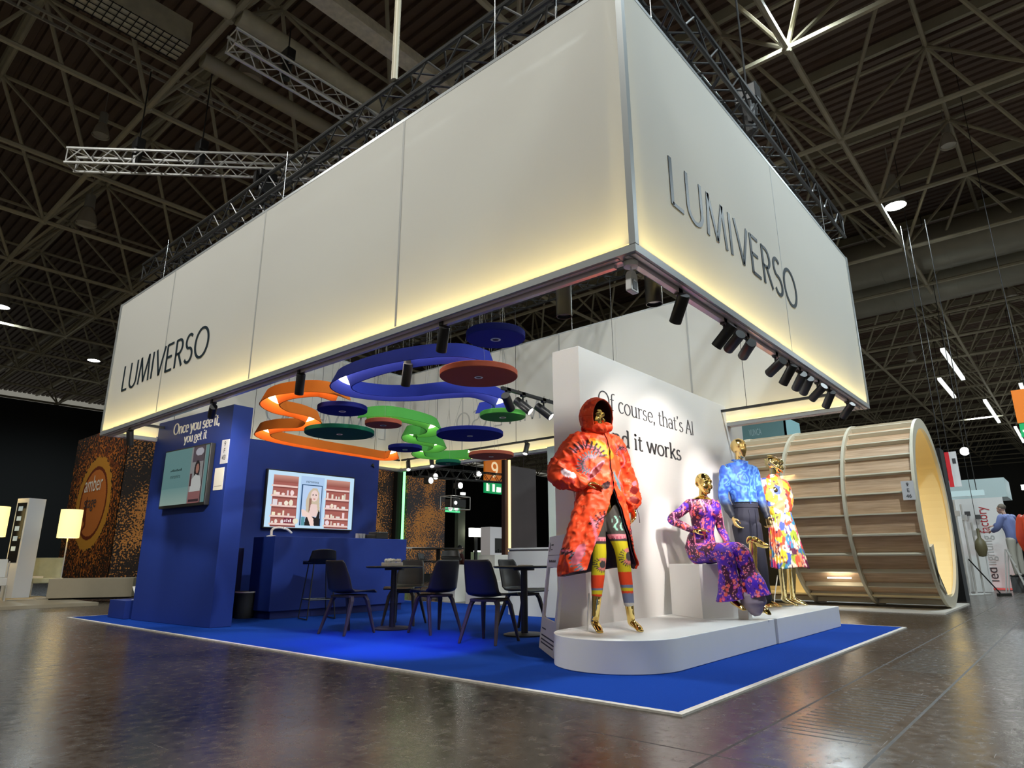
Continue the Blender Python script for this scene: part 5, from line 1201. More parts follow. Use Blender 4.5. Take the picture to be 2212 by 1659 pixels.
for s in (-1, 1):
    mb.limb([z((s*.06, .10, .62)), z((s*.065, .10, .50)), z((s*.06, .055, .40)), z((s*.058, .05, .30)), z((s*.058, .03, .262)), z((s*.058, -.03, .258))], [(.045, .055), .034, .024, .019, .019, (.024, .014)])
    for o in (-.014, 0, .014): mb.limb([z((s*.058+o, -.02, .258)), z((s*.058+o, -.05, .253))], [.010, .008], n=6, sub=2)
    mb.limb([z((s*.075, .56, .45)), z((s*.10, .40, .42)), z((s*.095, .36, .36)), z((s*.085, .58, .29)), z((s*.085, .44, .262)), z((s*.085, .36, .258))], [(.075, .09), (.05, .06), .034, .024, .020, (.024, .014)])
mb.limb([z((0, .64, .36)), z((0, .72, .28)), z((.05, .80, .262)), z((.14, .82, .260))], [.022, .016, .012, .008])
link('body', solid(mb, .007, 3, 'dog_body'), GOLD, DG)
# ================================================================ WOODEN BARREL STAND
TBX, TBR, TBL = 9.65, 1.57, 3.9
TB = thing('barrel_stand', 'huge lying wooden barrel structure with slats and pale ribs at the right', 'stand', (TBX, -.02, .0))
CZT = TBR+.025
WOOD = bpy.data.materials.new('oak_veneer'); nt, N, L = nodes(WOOD); b_ = N['Principled BSDF']
tc = N.new('ShaderNodeTexCoord'); mp = N.new('ShaderNodeMapping'); mp.inputs['Scale'].default_value = (14, .9, 14); nz = N.new('ShaderNodeTexNoise'); nz.inputs['Scale'].default_value = 2.5; nz.inputs['Detail'].default_value = 6
L.new(tc.outputs['Object'], mp.inputs[0]); L.new(mp.outputs[0], nz.inputs['Vector']); rp = N.new('ShaderNodeValToRGB'); L.new(nz.outputs['Fac'], rp.inputs[0])
rp.color_ramp.elements[0].position = .3; rp.color_ramp.elements[0].color = (.46, .29, .17, 1); rp.color_ramp.elements[1].position = .7; rp.color_ramp.elements[1].color = (.68, .47, .30, 1)
L.new(rp.outputs[0], b_.inputs['Base Color']); b_.inputs['Roughness'].default_value = .5
RIBM = mat('pale_rib_paint', (.62, .57, .44), .5); CREAM = mat('cream_inside', (.80, .66, .36), .6)
NS = 30; ri = TBR-.085; ribs = (0, 1.02, 2.0, 2.95, 3.9)
def pa(a, r): return (-r*math.cos(a), CZT-r*math.sin(a))
def cpt(a, r, y): x, z = pa(a, r); return (x, y, z)
# veneer skin in bays; the lower near side of the third bay onwards is an open doorway
for k in range(4):
    mb = MB()
    for i in range(NS*2):
        a0, a1 = 2*math.pi*i/(NS*2), 2*math.pi*(i+1)/(NS*2); am = (a0+a1)/2
        if k == 2 and R(-6) < (am if am < math.pi else am-2*math.pi) < R(75): continue
        if k == 3 and R(-6) < (am if am < math.pi else am-2*math.pi) < R(75): continue
        mb.add([cpt(a0, ri, ribs[k]), cpt(a1, ri, ribs[k]), cpt(a1, ri, ribs[k+1]), cpt(a0, ri, ribs[k+1])], [(0, 1, 2, 3)])
    mb.build('veneer_skin', WOOD, TB)
for i in range(NS):
    a = 2*math.pi*(i+.35)/NS; aa = a if a < math.pi else a-2*math.pi
    if aa > R(86) or aa < R(-110): continue
    mb = MB()
    for k in range(4):
        if k >= 2 and R(-6) < aa < R(75): continue
        da = .012
        q = [cpt(a+s*da/TBR, r, y) for y in (ribs[k]+.02, ribs[k+1]-.02) for s, r in ((-1, ri-.0), (1, ri-.0), (1, TBR-.012), (-1, TBR-.012))]
        mb.add(q, [(0, 1, 2, 3), (7, 6, 5, 4), (0, 4, 5, 1), (1, 5, 6, 2), (2, 6, 7, 3), (3, 7, 4, 0)])
    mb.build('slat', RIBM, TB)
def ring(y0, y1, r0, r1):
    mb = MB(); n = 72; rs = []
    for y, r in ((y0, r1), (y1, r1), (y1, r0), (y0, r0), (y0, r1)): rs.append([cpt(2*math.pi*i/n, r, y) for i in range(n)])
    return mb.rings(rs, True, False, False)
for k, y in enumerate(ribs):
    ring(y-.001, y+.045, TBR-.17 if k == 0 else ri-.02, TBR).build('rib', RIBM, TB, smooth='auto')
mb = MB(); n = 72; mb.rings([[cpt(2*math.pi*i/n, ri-.035, y) for i in range(n)] for y in (.02, TBL)], True, False, False)
# drop the doorway out of the inner lining too
mb.f = [f for f in mb.f if not (R(-6) < (2*math.pi*((f[0] % n)+.5)/n if (f[0] % n) < n/2 else 2*math.pi*((f[0] % n)+.5)/n-2*math.pi) < R(75))]
li = MB()
for i in range(n):
    am = 2*math.pi*(i+.5)/n; am = am if am < math.pi else am-2*math.pi
    for y0, y1 in ((.02, 2.02), (2.02, TBL)):
        if y0 > 1 and R(-6) < am < R(75): continue
        li.add([cpt(2*math.pi*i/n, ri-.035, y0), cpt(2*math.pi*(i+1)/n, ri-.035, y0), cpt(2*math.pi*(i+1)/n, ri-.035, y1), cpt(2*math.pi*i/n, ri-.035, y1)], [(0, 1, 2, 3)])
li.build('lining', CREAM, TB)
def seg(a0, a1, r0): return [pa(R(a0+(a1-a0)*i/12), r0) for i in range(13)]
mb = MB(); P = [(x, z) for x, z in seg(22, 66, TBR-.165)]; xs = [P[0][0]+.17]; prof = [(-1.28, .88), (-.95, .88), (-.93, .40), (-.80, .12)]
poly = [(-1.285, .90), (-1.07, .90), (-.97, .30), (-.62, .24), (-.75, .22), (-.95, .42), (-1.12, .70)]
mb.prism([pa(R(a), TBR-.15) for a in range(70, 23, -4)]+[(pa(R(26), TBR-.16)[0]+.26, pa(R(24), TBR-.16)[1]), (-.98, .42)], .05, (0, 0.03, 0), ((1, 0, 0), (0, 0, 1), (0, -1, 0))); mb.build('bench_end', RIBM, TB)
MB().b2((-1.18, .03, .86), (-1.0, 1.9, .91)).build('bench_seat', RIBM, TB); MB().b2((-.70, .02, .20), (.70, TBL, .23)).build('inner_floor', CREAM, TB)
MB().b2((-1.25, -.06, .0), (1.4, TBL, .024)).build('base_platform', mat('pale_platform', (.66, .62, .55), .5), TB)
for i, y in enumerate((.5, 2.4)): MB().box((-1.30, y+.2, CZT+.35), (.05, .42, .04)).build('led_bar', GLOWW if i == 0 else GLOW, TB)
light('AREA', (TBX, 1.8, CZT+.75), 42, (1, .80, .45), aim=(TBX+.2, 1.7, 0), shape='RECTANGLE', size=1.2, size_y=3.2)
tag(MB().box((0, 0, 0), (.10, .34, .03)).build('barrel_lamp', mat('barrel_lamp_glow', (1, 1, 1), emit=20, ecol=(1, .93, .75)), None, loc=(TBX-.2, .5, CZT+.98)), 'bright short lamp on the inside of the barrel near its open end', 'lamp')
tag(MB().box((0, 0, 0), (.04, .36, .018)).build('barrel_led', mat('barrel_lamp_glow'), None, loc=(TBX-1.16, 1.35, .50)), 'short white light strip low on the barrel slats', 'lamp')
o = thing('stand_number_sign', 'white stand number sign 9 E 46 on the wooden barrel', 'sign', (TBX-TBR-.02, .085, CZT+.22))
MB().box((0, 0, 0), (.008, .17, .29)).build('plate', mat('sign_white'), o)
for i, s in enumerate(('9', 'E', '46')): text('number', s, (-.006, -.0, .065-.088*i), (0, -1, 0), (0, 0, 1), .056, INK, o, align='CENTER')
o = thing('arched_panel', 'black arched panel behind the barrel doorway, between two mannequins', 'panel', (9.6, 3.1, .31), R(-72))
MB().prism([(-.42, 0), (.42, 0)]+[(math.cos(R(a))*.42, 1.15+math.sin(R(a))*.42) for a in range(0, 181, 12)], .05, (0, 0, 0), ((1, 0, 0), (0, 0, 1), (0, -1, 0))).build('panel', mat('matt_black', (.004, .004, .004), .9), o)

# ================================================================ RIGHT HAND BACKGROUND
tag(MB().b2((0, 0, 0), (.5, .55, 2.95)).build('black_screen', mat('matt_black'), None, loc=(11.9, .06, 0)), 'tall black partition edge right behind the barrel', 'partition')
o = thing('fascia_sign', 'red and white hanging fascia sign right of the barrel', 'sign', (17.0, .50, 2.6))
MB().b2((0, 0, 0), (.06, .10, .92)).build('red_side', mat('sign_red', (.55, .012, .02), .5, emit=.25), o); MB().b2((0, -.16, 0), (.06, .0, .92)).build('white_side', mat('sign_pale', (.6, .6, .6), .5, emit=.2), o); MB().b2((-.003, -.13, .60), (0, -.05, .74)).build('emblem', INKG, o); MB().tube((.03, 0, .9), (.03, 0, 10.8), .01, 6).build('hanger', BLACKM, o)
BOOTH = mat('white_booth', (.75, .75, .73), .5)
o = thing('white_booth', 'white exhibition booth in the far aisle with the lettered banner wall', 'stand', (19.0, -.32, 0))
WB = MB().b2((0, 0, .02), (.06, 1.25, 2.42)).build('lettered_wall', BOOTH, o)
MB().b2((0, -.12, 2.42), (1.6, 1.9, 2.95)).build('fascia', mat('booth_fascia', (.50, .62, .62), .5), o); MB().b2((-.02, 1.1, .0), (1.5, 1.16, 2.42)).build('side_wall', BOOTH, o); MB().b2((-1.2, -.1, 0.005), (-.01, 1.2, .015)).build('red_carpet', mat('red_carpet', (.55, .03, .02), .9), o)
text('lettering_led', 'led', (-.004, .42, .16), (0, 0, 1), (0, 1, 0), .25, INKG, o, width=.36); text('lettering_lighting', 'lighting', (-.004, .42, .60), (0, 0, 1), (0, 1, 0), .25, mat('pale_letter', (.42, .44, .42), .5), o, width=.78); text('lettering_factory', 'factory', (-.004, .42, 1.46), (0, 0, 1), (0, 1, 0), .25, mat('red_letter', (.45, .02, .03), .5), o, width=.72)
for i, (y, z) in enumerate(((.85, 2.0), (.62, 1.9))): tag(MB().box((0, 0, 0), (.06, .13, .12)).build('wall_fixture', GREYD, None, loc=(18.9, y-.32, z)), 'small grey luminaire on the white booth wall, %s' % ('upper left' if i == 0 else 'lower right'), 'lamp')
tag(MB().box((0, 0, 0), (.5, .55, .85)).build('white_plinth', BOOTH, None, loc=(16.6, .34, .43)), 'white plinth in front of the white booth', 'plinth')
o = thing('hanging_luminaire', 'long pale teal box luminaire hanging in front of the white booth', 'lamp', (16.4, .30, 2.30))
MB().b2((0, -.45, 0), (.2, .5, .14)).build('body', mat('teal_white', (.55, .72, .74), .4, emit=.25), o); MB().tube((.1, .3, .13), (.1, .3, 7.7), .01, 6).build('hanger', BLACKM, o); MB().tube((.1, -.3, .13), (.1, -.3, 7.7), .01, 6).build('hanger', BLACKM, o)
for i, (x, y, z, l) in enumerate(((24, -1.15, 3.05, 1.0), (24, -1.15, 2.35, .8))): tag(MB().box((0, 0, 0), (.2, l, .16)).build('tube_luminaire', mat('tube_glow', (1, 1, 1), emit=3.2, ecol=(1, 1, .92)), None, loc=(x, y+.1, z)), 'bright white luminaire bar behind the man in blue, %s' % ('upper' if i == 0 else 'lower'), 'lamp')
o = thing('bright_lamp', 'bright round lamp glaring above the white booth', 'lamp', (22, .62, 4.15)); MB().ball((0, 0, 0), .13, 14, 10).build('globe', mat('tube_glow_bright', (1, 1, 1), emit=30, ecol=(1, .97, .9)), o, smooth=True); MB().tube((0, 0, .12), (0, 0, 9.2), .01, 6).build('hanger', BLACKM, o)
# chrome display poles
for i, (y, h) in enumerate(((.30, 2.1), (.20, 2.0), (.44, 2.1), (.10, 1.6))):
    o = thing('display_pole', 'slim chrome pole with lamps beside the black partition, %s from the left' % ('second', 'third', 'first', 'fourth')[i], 'pole', (14.6+.2*i, y, 0), group='chrome poles')
    MB().tube((0, 0, .02), (0, 0, h), .02, 10).build('pole', ALUW, o, smooth='auto'); MB().lathe([(0, 0), (.13, 0), (.13, .02), (0, .02)], n=20).build('base', ALUW, o); MB().box((0, -.03, h*.85), (.06, .1, .12)).build('lamp_head', ALUW, o)
o = thing('tall_pendant', 'brown bottle shaped lamp shade hanging beside the chrome poles', 'lamp', (14.6, -.06, .82))
MB().lathe([(0, .62), (.03, .62), (.035, .42), (.10, .34), (.12, .18), (.07, .02), (0, 0)], n=24).build('shade', mat('olive_shade', (.14, .12, .06), .5), o, smooth='auto'); MB().tube((0, 0, .6), (0, 0, 2.4), .006, 6).build('cable', BLACKM, o)
o = thing('floor_sweeper', 'dark long handled broom lying diagonally in front of the white booth', 'broom', (14.6, -.26, .0))
MB().tube((0, 0, .04), (-.5, .42, .78), .014, 8).build('handle', BLACKM, o); MB().box((.06, -.05, .03), (.3, .08, .06), Matrix.Rotation(R(-40), 3, 'Z')).build('head', BLACKP, o)
o = thing('step_ladder', 'grey step ladder beside the man in the blue shirt', 'ladder', (16.8, -.33, 0))
for s in (-.14, .14):
    MB().tube((0, .12+s*.2, 0), (0, -.02+s*.2, 1.0), .016, 8).build('rail', ALUW, o); MB().tube((s, -.28, 0), (s, -.02, 1.0), .016, 8).build('rail', ALUW, o)
mb = MB()
for k in range(4): mb.box((0, -.25+.06*k, .2+.22*k), (.28, .06, .02))
mb.build('treads', ALUW, o)
def person(label, loc, rz, pose, top, bottom, hair=(.03, .02, .015), jacket=.012):
    o = thing('person', label, 'person', loc, rz); J = pose
    link('body', body(J, False, True, .014, hands=True), SKIN, o)
    mb = MB(); nk, ch, wa, pe = J['neck'], J['chest'], J['waist'], J['pelvis']; j = jacket
    mb.limb([(nk[0], nk[1], nk[2]-.04), lerp(nk, ch, .35), ch, wa, pe], [(.075, .07), (.20+j, .11+j), (.20+j, .14+j), (.17+j, .13+j), (.165+j, .125+j)])
    for s in 'RL': mb.limb([lerp(J['sh'+s], ch, .3), J['sh'+s], J['el'+s], lerp(J['el'+s], J['wr'+s], .95)], [.08+j, .075+j, .06+j, .045+j])
    link('top', solid(mb, .014, 2, 'top'), top, o); mb = MB()
    mb.limb([lerp(wa, pe, .6), pe], [(.165, .125), (.16, .125)])
    for s in 'RL': mb.limb([J['hip'+s], J['kn'+s], J['an'+s]], [(.10, .11), .075, .058])
    link('trousers', solid(mb, .014, 2, 'trousers'), bottom, o); mb = MB(); h = Vector(J['head'])
    mb.ball(h+Vector((0, .028, .055)), (.083, .092, .085)); link('hair', solid(mb, .012, 1, 'hair'), mat('hair_%d' % int(hair[0]*999), hair, .8), o)
    for s in 'RL':
        m = MB(); a, t = Vector(J['he'+s]), Vector(J['to'+s]); m.limb([a+Vector((0, 0, .03)), lerp(a, t, .5), t+Vector((0, 0, .012))], [(.042, .04), (.048, .036), (.04, .024)]); m.build('shoe', BLACKP, o, smooth=True)
    return o
STAND = dict(head=(0, -.02, 1.66), neck=(0, .0, 1.52), chest=(0, 0, 1.32), waist=(0, 0, 1.08), pelvis=(0, 0, .92), shR=(-.19, 0, 1.44), elR=(-.25, .03, 1.14), wrR=(-.24, -.06, .88), hdR=(-.23, -.1, .72),
    shL=(.19, 0, 1.44), elL=(.25, .03, 1.14), wrL=(.24, -.06, .88), hdL=(.23, -.1, .72), hnR=(1, 0, 0), hnL=(-1, 0, 0), hsR=1, hsL=-1, hipR=(-.10, 0, .9), knR=(-.11, -.02, .5), anR=(-.11, 0, .09), heR=(-.11, .04, .02), toR=(-.12, -.17, .02),
    hipL=(.10, 0, .9), knL=(.11, -.02, .5), anL=(.11, 0, .09), heL=(.11, .04, .02), toL=(.12, -.17, .02))
person('person in a rust red jacket and black trousers cut off by the right edge', (10.4, -1.275, 0), R(60), STAND, mat('red_jacket', (.40, .035, .015), .7, var=.2), mat('black_trousers', (.008, .008, .01), .8))
REACH = dict(STAND); REACH.update(elR=(-.22, -.24, 1.34), wrR=(-.10, -.46, 1.26), hdR=(-.05, -.62, 1.24), elL=(.24, -.16, 1.2), wrL=(.12, -.38, 1.12), hdL=(.05, -.54, 1.12), hnR=(0, 0, -1), hnL=(0, 0, -1), chest=(0, -.06, 1.32), neck=(0, -.10, 1.52), head=(0, -.16, 1.65), shR=(-.19, -.06, 1.44), shL=(.19, -.06, 1.44))
person('person in a blue shirt and beige trousers leaning towards the white booth by the ladder', (17.2, -.50, .34), R(150), REACH, mat('blue_shirt', (.16, .20, .42), .7), mat('beige_trousers', (.42, .40, .34), .8), (.16, .13, .1))
tag(MB().box((0, 0, 0), (.5, .4, .34)).build('step_box', GREYD, None, loc=(17.2, -.50, .17)), 'dark box the person in the blue shirt stands on', 'box')
o = thing('direction_sign', 'orange hanging hall direction sign at the right edge with green exit strip', 'sign', (14.0, -1.18, 3.25))
MB().b2((0, -.5, .36), (.08, .0, 1.08)).build('orange_panel', mat('sign_orange', (.80, .20, .008), .5, emit=.35), o); MB().b2((0, -.5, .05), (.08, -.02, .34)).build('exit_strip', mat('sign_green', (.0, .35, .10), .5, emit=.6), o)
mb = MB(); mb.b2((-.004, -.24, .10), (0, -.16, .28)); mb.b2((-.004, -.14, .15), (0, -.06, .20)); mb.build('pictogram', mat('sign_symbol', (.8, 1, .7), emit=1.2), o); MB().tube((.04, -.25, 1.08), (.04, -.25, 10.1), .008, 6).build('hanger', BLACKM, o)
# teal company banner hanging behind the barrel
o = thing('hanging_banner', 'teal hanging banner with white lettering above the barrel', 'banner', (15.2, 4.02, 3.55), R(0))
TEAL = mat('banner_teal', (.22, .42, .44), .6)
MB().b2((0, 0, 0), (.05, 2.6, 1.15)).build('long_side', TEAL, o); MB().b2((0, 0, 0), (1.3, .05, 1.15)).build('short_side', TEAL, o)
text('lettering', 'VUNCA', (-.004, 1.05, .72), (0, -1, 0), (0, 0, 1), .20, mat('pale_banner_letter', (.62, .82, .84), .5), o, width=.36)
text('lettering', 'Lighting the Way to', (-.004, 1.05, .42), (0, -1, 0), (0, 0, 1), .12, mat('pale_banner_letter'), o, width=.82)
MB().tube((.02, .3, 1.15), (.02, .3, 9.8), .02, 6).build('hanger', ALUW, o)

# ================================================================ LEFT BACKGROUND: AMBER STAGE
def particles(name, dens, lo, hi, base):
    m = bpy.data.materials.new(name); nt, N, L = nodes(m); b = N['Principled BSDF']; tc = N.new('ShaderNodeTexCoord'); v = N.new('ShaderNodeTexVoronoi'); v.inputs['Scale'].default_value = dens
    nz = N.new('ShaderNodeTexNoise'); nz.inputs['Scale'].default_value = .55; nz.inputs['Detail'].default_value = 4; n2 = N.new('ShaderNodeTexNoise'); n2.inputs['Scale'].default_value = dens*.8; n2.inputs['Detail'].default_value = 4
    for k in (v, nz, n2): L.new(tc.outputs['Object'], k.inputs['Vector'])
    a = N.new('ShaderNodeMath'); a.operation = 'MULTIPLY_ADD'; L.new(n2.outputs['Fac'], a.inputs[0]); a.inputs[1].default_value = .9; L.new(nz.outputs['Fac'], a.inputs[2])
    r = N.new('ShaderNodeValToRGB'); L.new(a.outputs[0], r.inputs[0]); r.color_ramp.elements[0].position = lo; r.color_ramp.elements[0].color = (*base, 1); r.color_ramp.elements[1].position = hi; r.color_ramp.elements[1].color = (.75, .30, .06, 1)
    L.new(r.outputs[0], b.inputs['Base Color']); b.inputs['Roughness'].default_value = .35
    return m
AS = thing('amber_stage_wall', 'tall dark printed stage wall with glowing amber particles and a round amber emblem', 'wall panel', (3.15, 18.2, .36)); MB().b2((.02, .02, -.36), (9.58, 4.6, 0)).build('plinth', mat('matt_black'), AS)
PT = particles('amber_particles', 24, .96, 1.20, (.018, .010, .008))
MB().b2((0.02, 0, 0), (9.60, .3, 4.3)).build('front_face', PT, AS)
MB().b2((0.02, .3, 0), (.3, 4.4, 4.3)).build('end_body', mat('matt_black'), AS)
p = Pic(170, 190, (.03, .016, .008)); P3 = np.stack([p.X.ravel()*4.2, p.Y.ravel()*4.3, np.zeros(p.X.size)], 1)
n1 = fbm(P3, 7.).reshape(p.X.shape); n2 = fbm(P3, 22., 5).reshape(p.X.shape); dx = (p.X-.52)*4.2; dy = (p.Y-.50)*4.3; rr = np.hypot(dx, dy)
den = np.clip(1.15-np.abs(rr-1.30)/1.5, .15, 1); m = n2*.75+n1*.25 > .68-.20*den; p.a[m] = np.array(srgb(190, 110, 40)); p.a[m & (n1 > .55)] = np.array(srgb(120, 62, 26))
m = (np.abs(rr-1.20-.12*(n1-.5)) < .12+.10*n2); p.a[m] = np.array(srgb(196, 140, 50)); p.a[rr < 1.08] = np.array(srgb(110, 48, 18)); p.a[rr < .98] = np.array(srgb(196, 116, 54))
p.pol([(.40, .56), (.36, .40), (.30, .44), (.42, .36), (.34, .28), (.45, .34)], srgb(110, 48, 18))
AMB = vmat('amber_print', .5, .2)
p.build('emblem_face', (-.0, 4.4, 0), (0, -1, 0), (0, 0, 1), 4.4, 4.3, AMB, AS)
AMBT = 'amber'
text('lettering_amber', 'amber', (-.006, 3.0, 2.50), (0, -1, 0), (0, 0, 1), .50, INKW, AS, width=1.50); text('lettering_stage', 'stage', (-.006, 2.82, 2.02), (0, -1, 0), (0, 0, 1), .36, INKG, AS, width=1.0)
light('SPOT', (.2, 18.5, 6.5), 200, (1, .80, .52), aim=(3.6, 20.4, 2.4), spot_size=R(75), spot_blend=.6, shadow_soft_size=.2)  # unseen spot added to light the emblem face
light('SPOT', (8.5, 12.0, 6.8), 520, (1, .85, .65), aim=(12, 18.2, 2.0), spot_size=R(70), spot_blend=.6, shadow_soft_size=.2)  # second added spot, unseen, brightening the particle walls
o = thing('stage_side_wall', 'dark slate stage wall with drifting amber particles right of the green light line', 'wall panel', (13.28, 18.0, .3)); MB().b2((.02, .02, -.3), (2.0, .2, 0)).build('plinth', mat('matt_black'), o)
MB().b2((0, 0, 0), (2.05, .25, 3.75)).build('panel', particles('slate_particles', 22, .93, 1.14, (.05, .045, .055)), o); MB().b2((-.02, -.01, .95), (2.07, 0, 1.0)).build('rail', ALUW, o)
tag(MB().b2((0, 0, 0), (.07, .07, 4.5)).build('neon_line', mat('green_neon', (.1, 1, .2), emit=2.6, ecol=(.22, 1, .28)), None, loc=(13.05, 17.95, 0)), 'vertical green light line between the two amber particle walls', 'light strip')
tag(MB().b2((0, 0, 0), (.22, .3, 4.5)).build('black_post', mat('matt_black'), None, loc=(12.80, 18.05, 0)), 'black post beside the vertical green light line', 'post')
STG = mat('beige_stage', (.42, .37, .27), .7, var=.06)
tag(MB().b2((0, 0, 0), (9.3, 8.5, .06)).build('stage_platform', STG, None, loc=(-8, 12.9, 0)), 'low beige platform edge on the hall floor at far left', 'platform')
o = thing('bench_block', 'long beige upholstered bench block standing on the low platform at left', 'bench', (.86, 14.6, .06), R(-28))
MB().b2((0, 0, .03), (1.55, .6, .42)).build('seat', STG, o, bevel=.01); MB().b2((.04, .04, 0), (1.5, .56, .03)).build('base', mat('matt_black'), o)
PYL = thing('pylon', 'tall slanted looking white pylon with a narrow black screen at far left', 'pylon', (.62, 16.1, .06), R(20))
MB().b2((0, 0, 0), (.38, .40, 2.16)).build('body', mat('pylon_white', (.62, .66, .72), .4), PYL, bevel=.006); MB().b2((-.006, .05, .75), (-.001, .36, 2.06)).build('screen', mat('pylon_screen', (.01, .01, .012), .2), PYL)
mb = MB()
for k in range(5): mb.b2((-.009, .16, 1.0+.22*k), (-.0065, .30, 1.10+.22*k))
mb.build('screen_marks', mat('pylon_marks', (.35, .45, .55), emit=.3), PYL)
def floor_lamp(loc, label):
    o = thing('floor_lamp', label, 'floor lamp', loc, 0, 'floor lamps on the amber stage')
    MB().lathe([(.20, 1.30), (.225, 1.30), (.225, 1.95), (.20, 1.95)], n=32).build('lamp_shade', SHADE, o, smooth='auto'); MB().tube((0, 0, .02), (0, 0, 1.5), .014, 8).build('pole', ALUW, o); MB().lathe([(0, 0), (.15, 0), (.15, .02), (0, .02)], n=24).build('base', ALUW, o)
floor_lamp((.12, 16.3, .06), 'floor lamp with glowing yellow cylinder shade cut by the left edge')
floor_lamp((1.52, 16.2, .06), 'floor lamp with glowing yellow cylinder shade in front of the amber wall')
light('POINT', (.12, 16.3, 1.7), 14, (1, .74, .35), shadow_soft_size=.2); light('POINT', (1.52, 16.2, 1.7), 14, (1, .74, .35), shadow_soft_size=.2)
o = thing('lounge_chair', 'white cube lounge chair with thin metal frame at the far left edge', 'chair', (.02, 15.5, .06), R(-10))
MB().b2((-.5, 0, .45), (.28, .10, .82)).build('backrest', BOOTH, o, bevel=.01); MB().b2((-.5, -.6, .30), (.30, .0, .45)).build('seat', BOOTH, o, bevel=.01)
for x in (-.48, .31): MB().tube((x, .05, 0), (x, .05, .78), .014, 8).build('leg', ALUW, o); MB().tube((x, -.58, 0), (x, -.58, .3), .014, 8).build('leg', ALUW, o)
o = thing('lounge_chair', 'pale green grey lounge chair right of the white pylon', 'chair', (1.50, 17.2, .06), R(-12))
PGR = mat('pale_green_cloth', (.42, .45, .34), .8, var=.2, vscale=6)
MB().b2((-.3, 0, .38), (.3, .10, .86)).build('backrest', PGR, o, bevel=.02); MB().b2((-.3, -.6, .28), (.3, .0, .40)).build('seat', PGR, o, bevel=.02)
for x in (-.28, .28): MB().tube((x, .05, 0), (x, .05, .4), .014, 8).build('leg', ALUW, o); MB().tube((x, -.58, 0), (x, -.58, .3), .014, 8).build('leg', ALUW, o)
tag(MB().b2((0, 0, 0), (4.5, .6, .08)).build('side_board', BOOTH, None, loc=(-3.2, 16.7, .42)), 'long low white board behind the pylon at far left', 'shelf')
tag(MB().b2((0, 0, 0), (.20, .5, .40)).build('board_foot', BOOTH, None, loc=(.28, 16.75, .06)), 'white block foot behind the pylon at far left', 'block')
tag(MB().b2((0, 0, 0), (2.6, .5, .36)).build('dark_podium', mat('violet_grey', (.05, .05, .08), .6), None, loc=(-2.5, 17.4, .06)), 'dark violet grey podium block behind the pylon at far left', 'podium')
mb = MB(); mb.limb([(.9, 15.6, .075), (1.05, 15.2, .075), (1.0, 14.9, .075), (.7, 14.8, .075), (.3, 15.0, .075)], [.010]*5); tag(mb.build('floor_cable', mat('pale_cable', (.5, .48, .42), .6), None, smooth=True), 'pale cable lying on the platform by the pylon foot', 'cable')

# ================================================================ CENTRE BACKGROUND
tag(MB().b2((0, 0, 0), (1.15, .12, 3.35)).build('brown_wall', mat('brown_wall_paint', (.060, .045, .045), .5, var=.25, vscale=1.5), None, loc=(10.25, 10.05, .02)), 'dark brown wall panel right of the warm light line', 'wall panel')
tag(MB().b2((0, 0, 0), (.05, .05, 3.5)).build('neon_line', mat('amber_neon', (1, .6, .25), emit=2.4, ecol=(1, .55, .22)), None, loc=(10.16, 10.0, .02)), 'vertical warm orange light line beside the dark brown wall', 'light strip')
tag(MB().b2((0, 0, 0), (.12, .12, 3.5)).build('brown_post', mat('dark_brown_post', (.03, .008, .006), .5), None, loc=(10.02, 10.05, .02)), 'dark reddish post left of the warm orange light line', 'post')
o = thing('info_kiosk', 'white info kiosk with a dark picture in the background behind the tables', 'kiosk', (11.55, 12.0, 0))
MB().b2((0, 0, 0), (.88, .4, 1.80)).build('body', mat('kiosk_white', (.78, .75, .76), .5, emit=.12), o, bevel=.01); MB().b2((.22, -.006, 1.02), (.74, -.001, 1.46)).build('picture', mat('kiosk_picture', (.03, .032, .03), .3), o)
mb = MB()
for k in range(5): mb.b2((.24+.1*k, -.008, 1.02), (.31+.1*k, -.0065, 1.10+.03*(k % 2)))
mb.build('picture_skyline', mat('matt_black'), o)
o = thing('hall_number_sign', 'orange hanging hall sign with a large 9 and green exit strip in the background', 'sign', (17.75, 18.0, 3.7))
MB().b2((0, 0, .55), (1.45, .1, 1.75)).build('orange_panel', mat('sign_orange'), o); MB().b2((0, 0, .0), (1.45, .1, .50)).build('exit_strip', mat('sign_green'), o); text('number', '9', (.36, -.006, .70), (1, 0, 0), (0, 0, 1), .78, mat('sign_cream', (.95, .75, .45), .5, emit=.7), o)
mb = MB()
for x0, w, h in ((.08, .10, .34), (.22, .05, .3), (.48, .16, .34), (.76, .22, .1), (.76, .3, .22), (1.24, .10, .34)): mb.b2((x0, -.006, .08), (x0+w, -.001, .08+h))
mb.build('pictogram', mat('sign_symbol'), o); MB().tube((.7, .05, 2.3), (.7, .05, 9.6), .01, 6).build('hanger', BLACKM, o)
o = thing('exit_sign', 'glowing green and white exit sign hanging in the dark background', 'sign', (15.4, 18.0, 2.74))
MB().b2((0, 0, 0), (.80, .08, .40)).build('panel', mat('exit_green', (.05, .5, .2), emit=.9, ecol=(.10, .75, .30)), o); mb = MB(); mb.ball((.24, -.0, .2), (.13, .02, .15)); mb.ball((.58, -.0, .2), (.12, .02, .14)); mb.build('pictogram', mat('sign_symbol_bright', (.9, 1, .9), emit=3.5), o, smooth=True); MB().tube((.4, .04, .4), (.4, .04, 10.6), .008, 6).build('hanger', BLACKM, o)
o = thing('small_lamp', 'tiny white lamp in the dark background below the orange sign', 'lamp', (16.6, 18.3, 3.55)); MB().tube((.1, .05, .1), (.1, .05, 9.8), .008, 6).build('hanger', BLACKM, o); MB().b2((0, 0, 0), (.22, .1, .10)).build('lens', mat('tube_glow'), o)
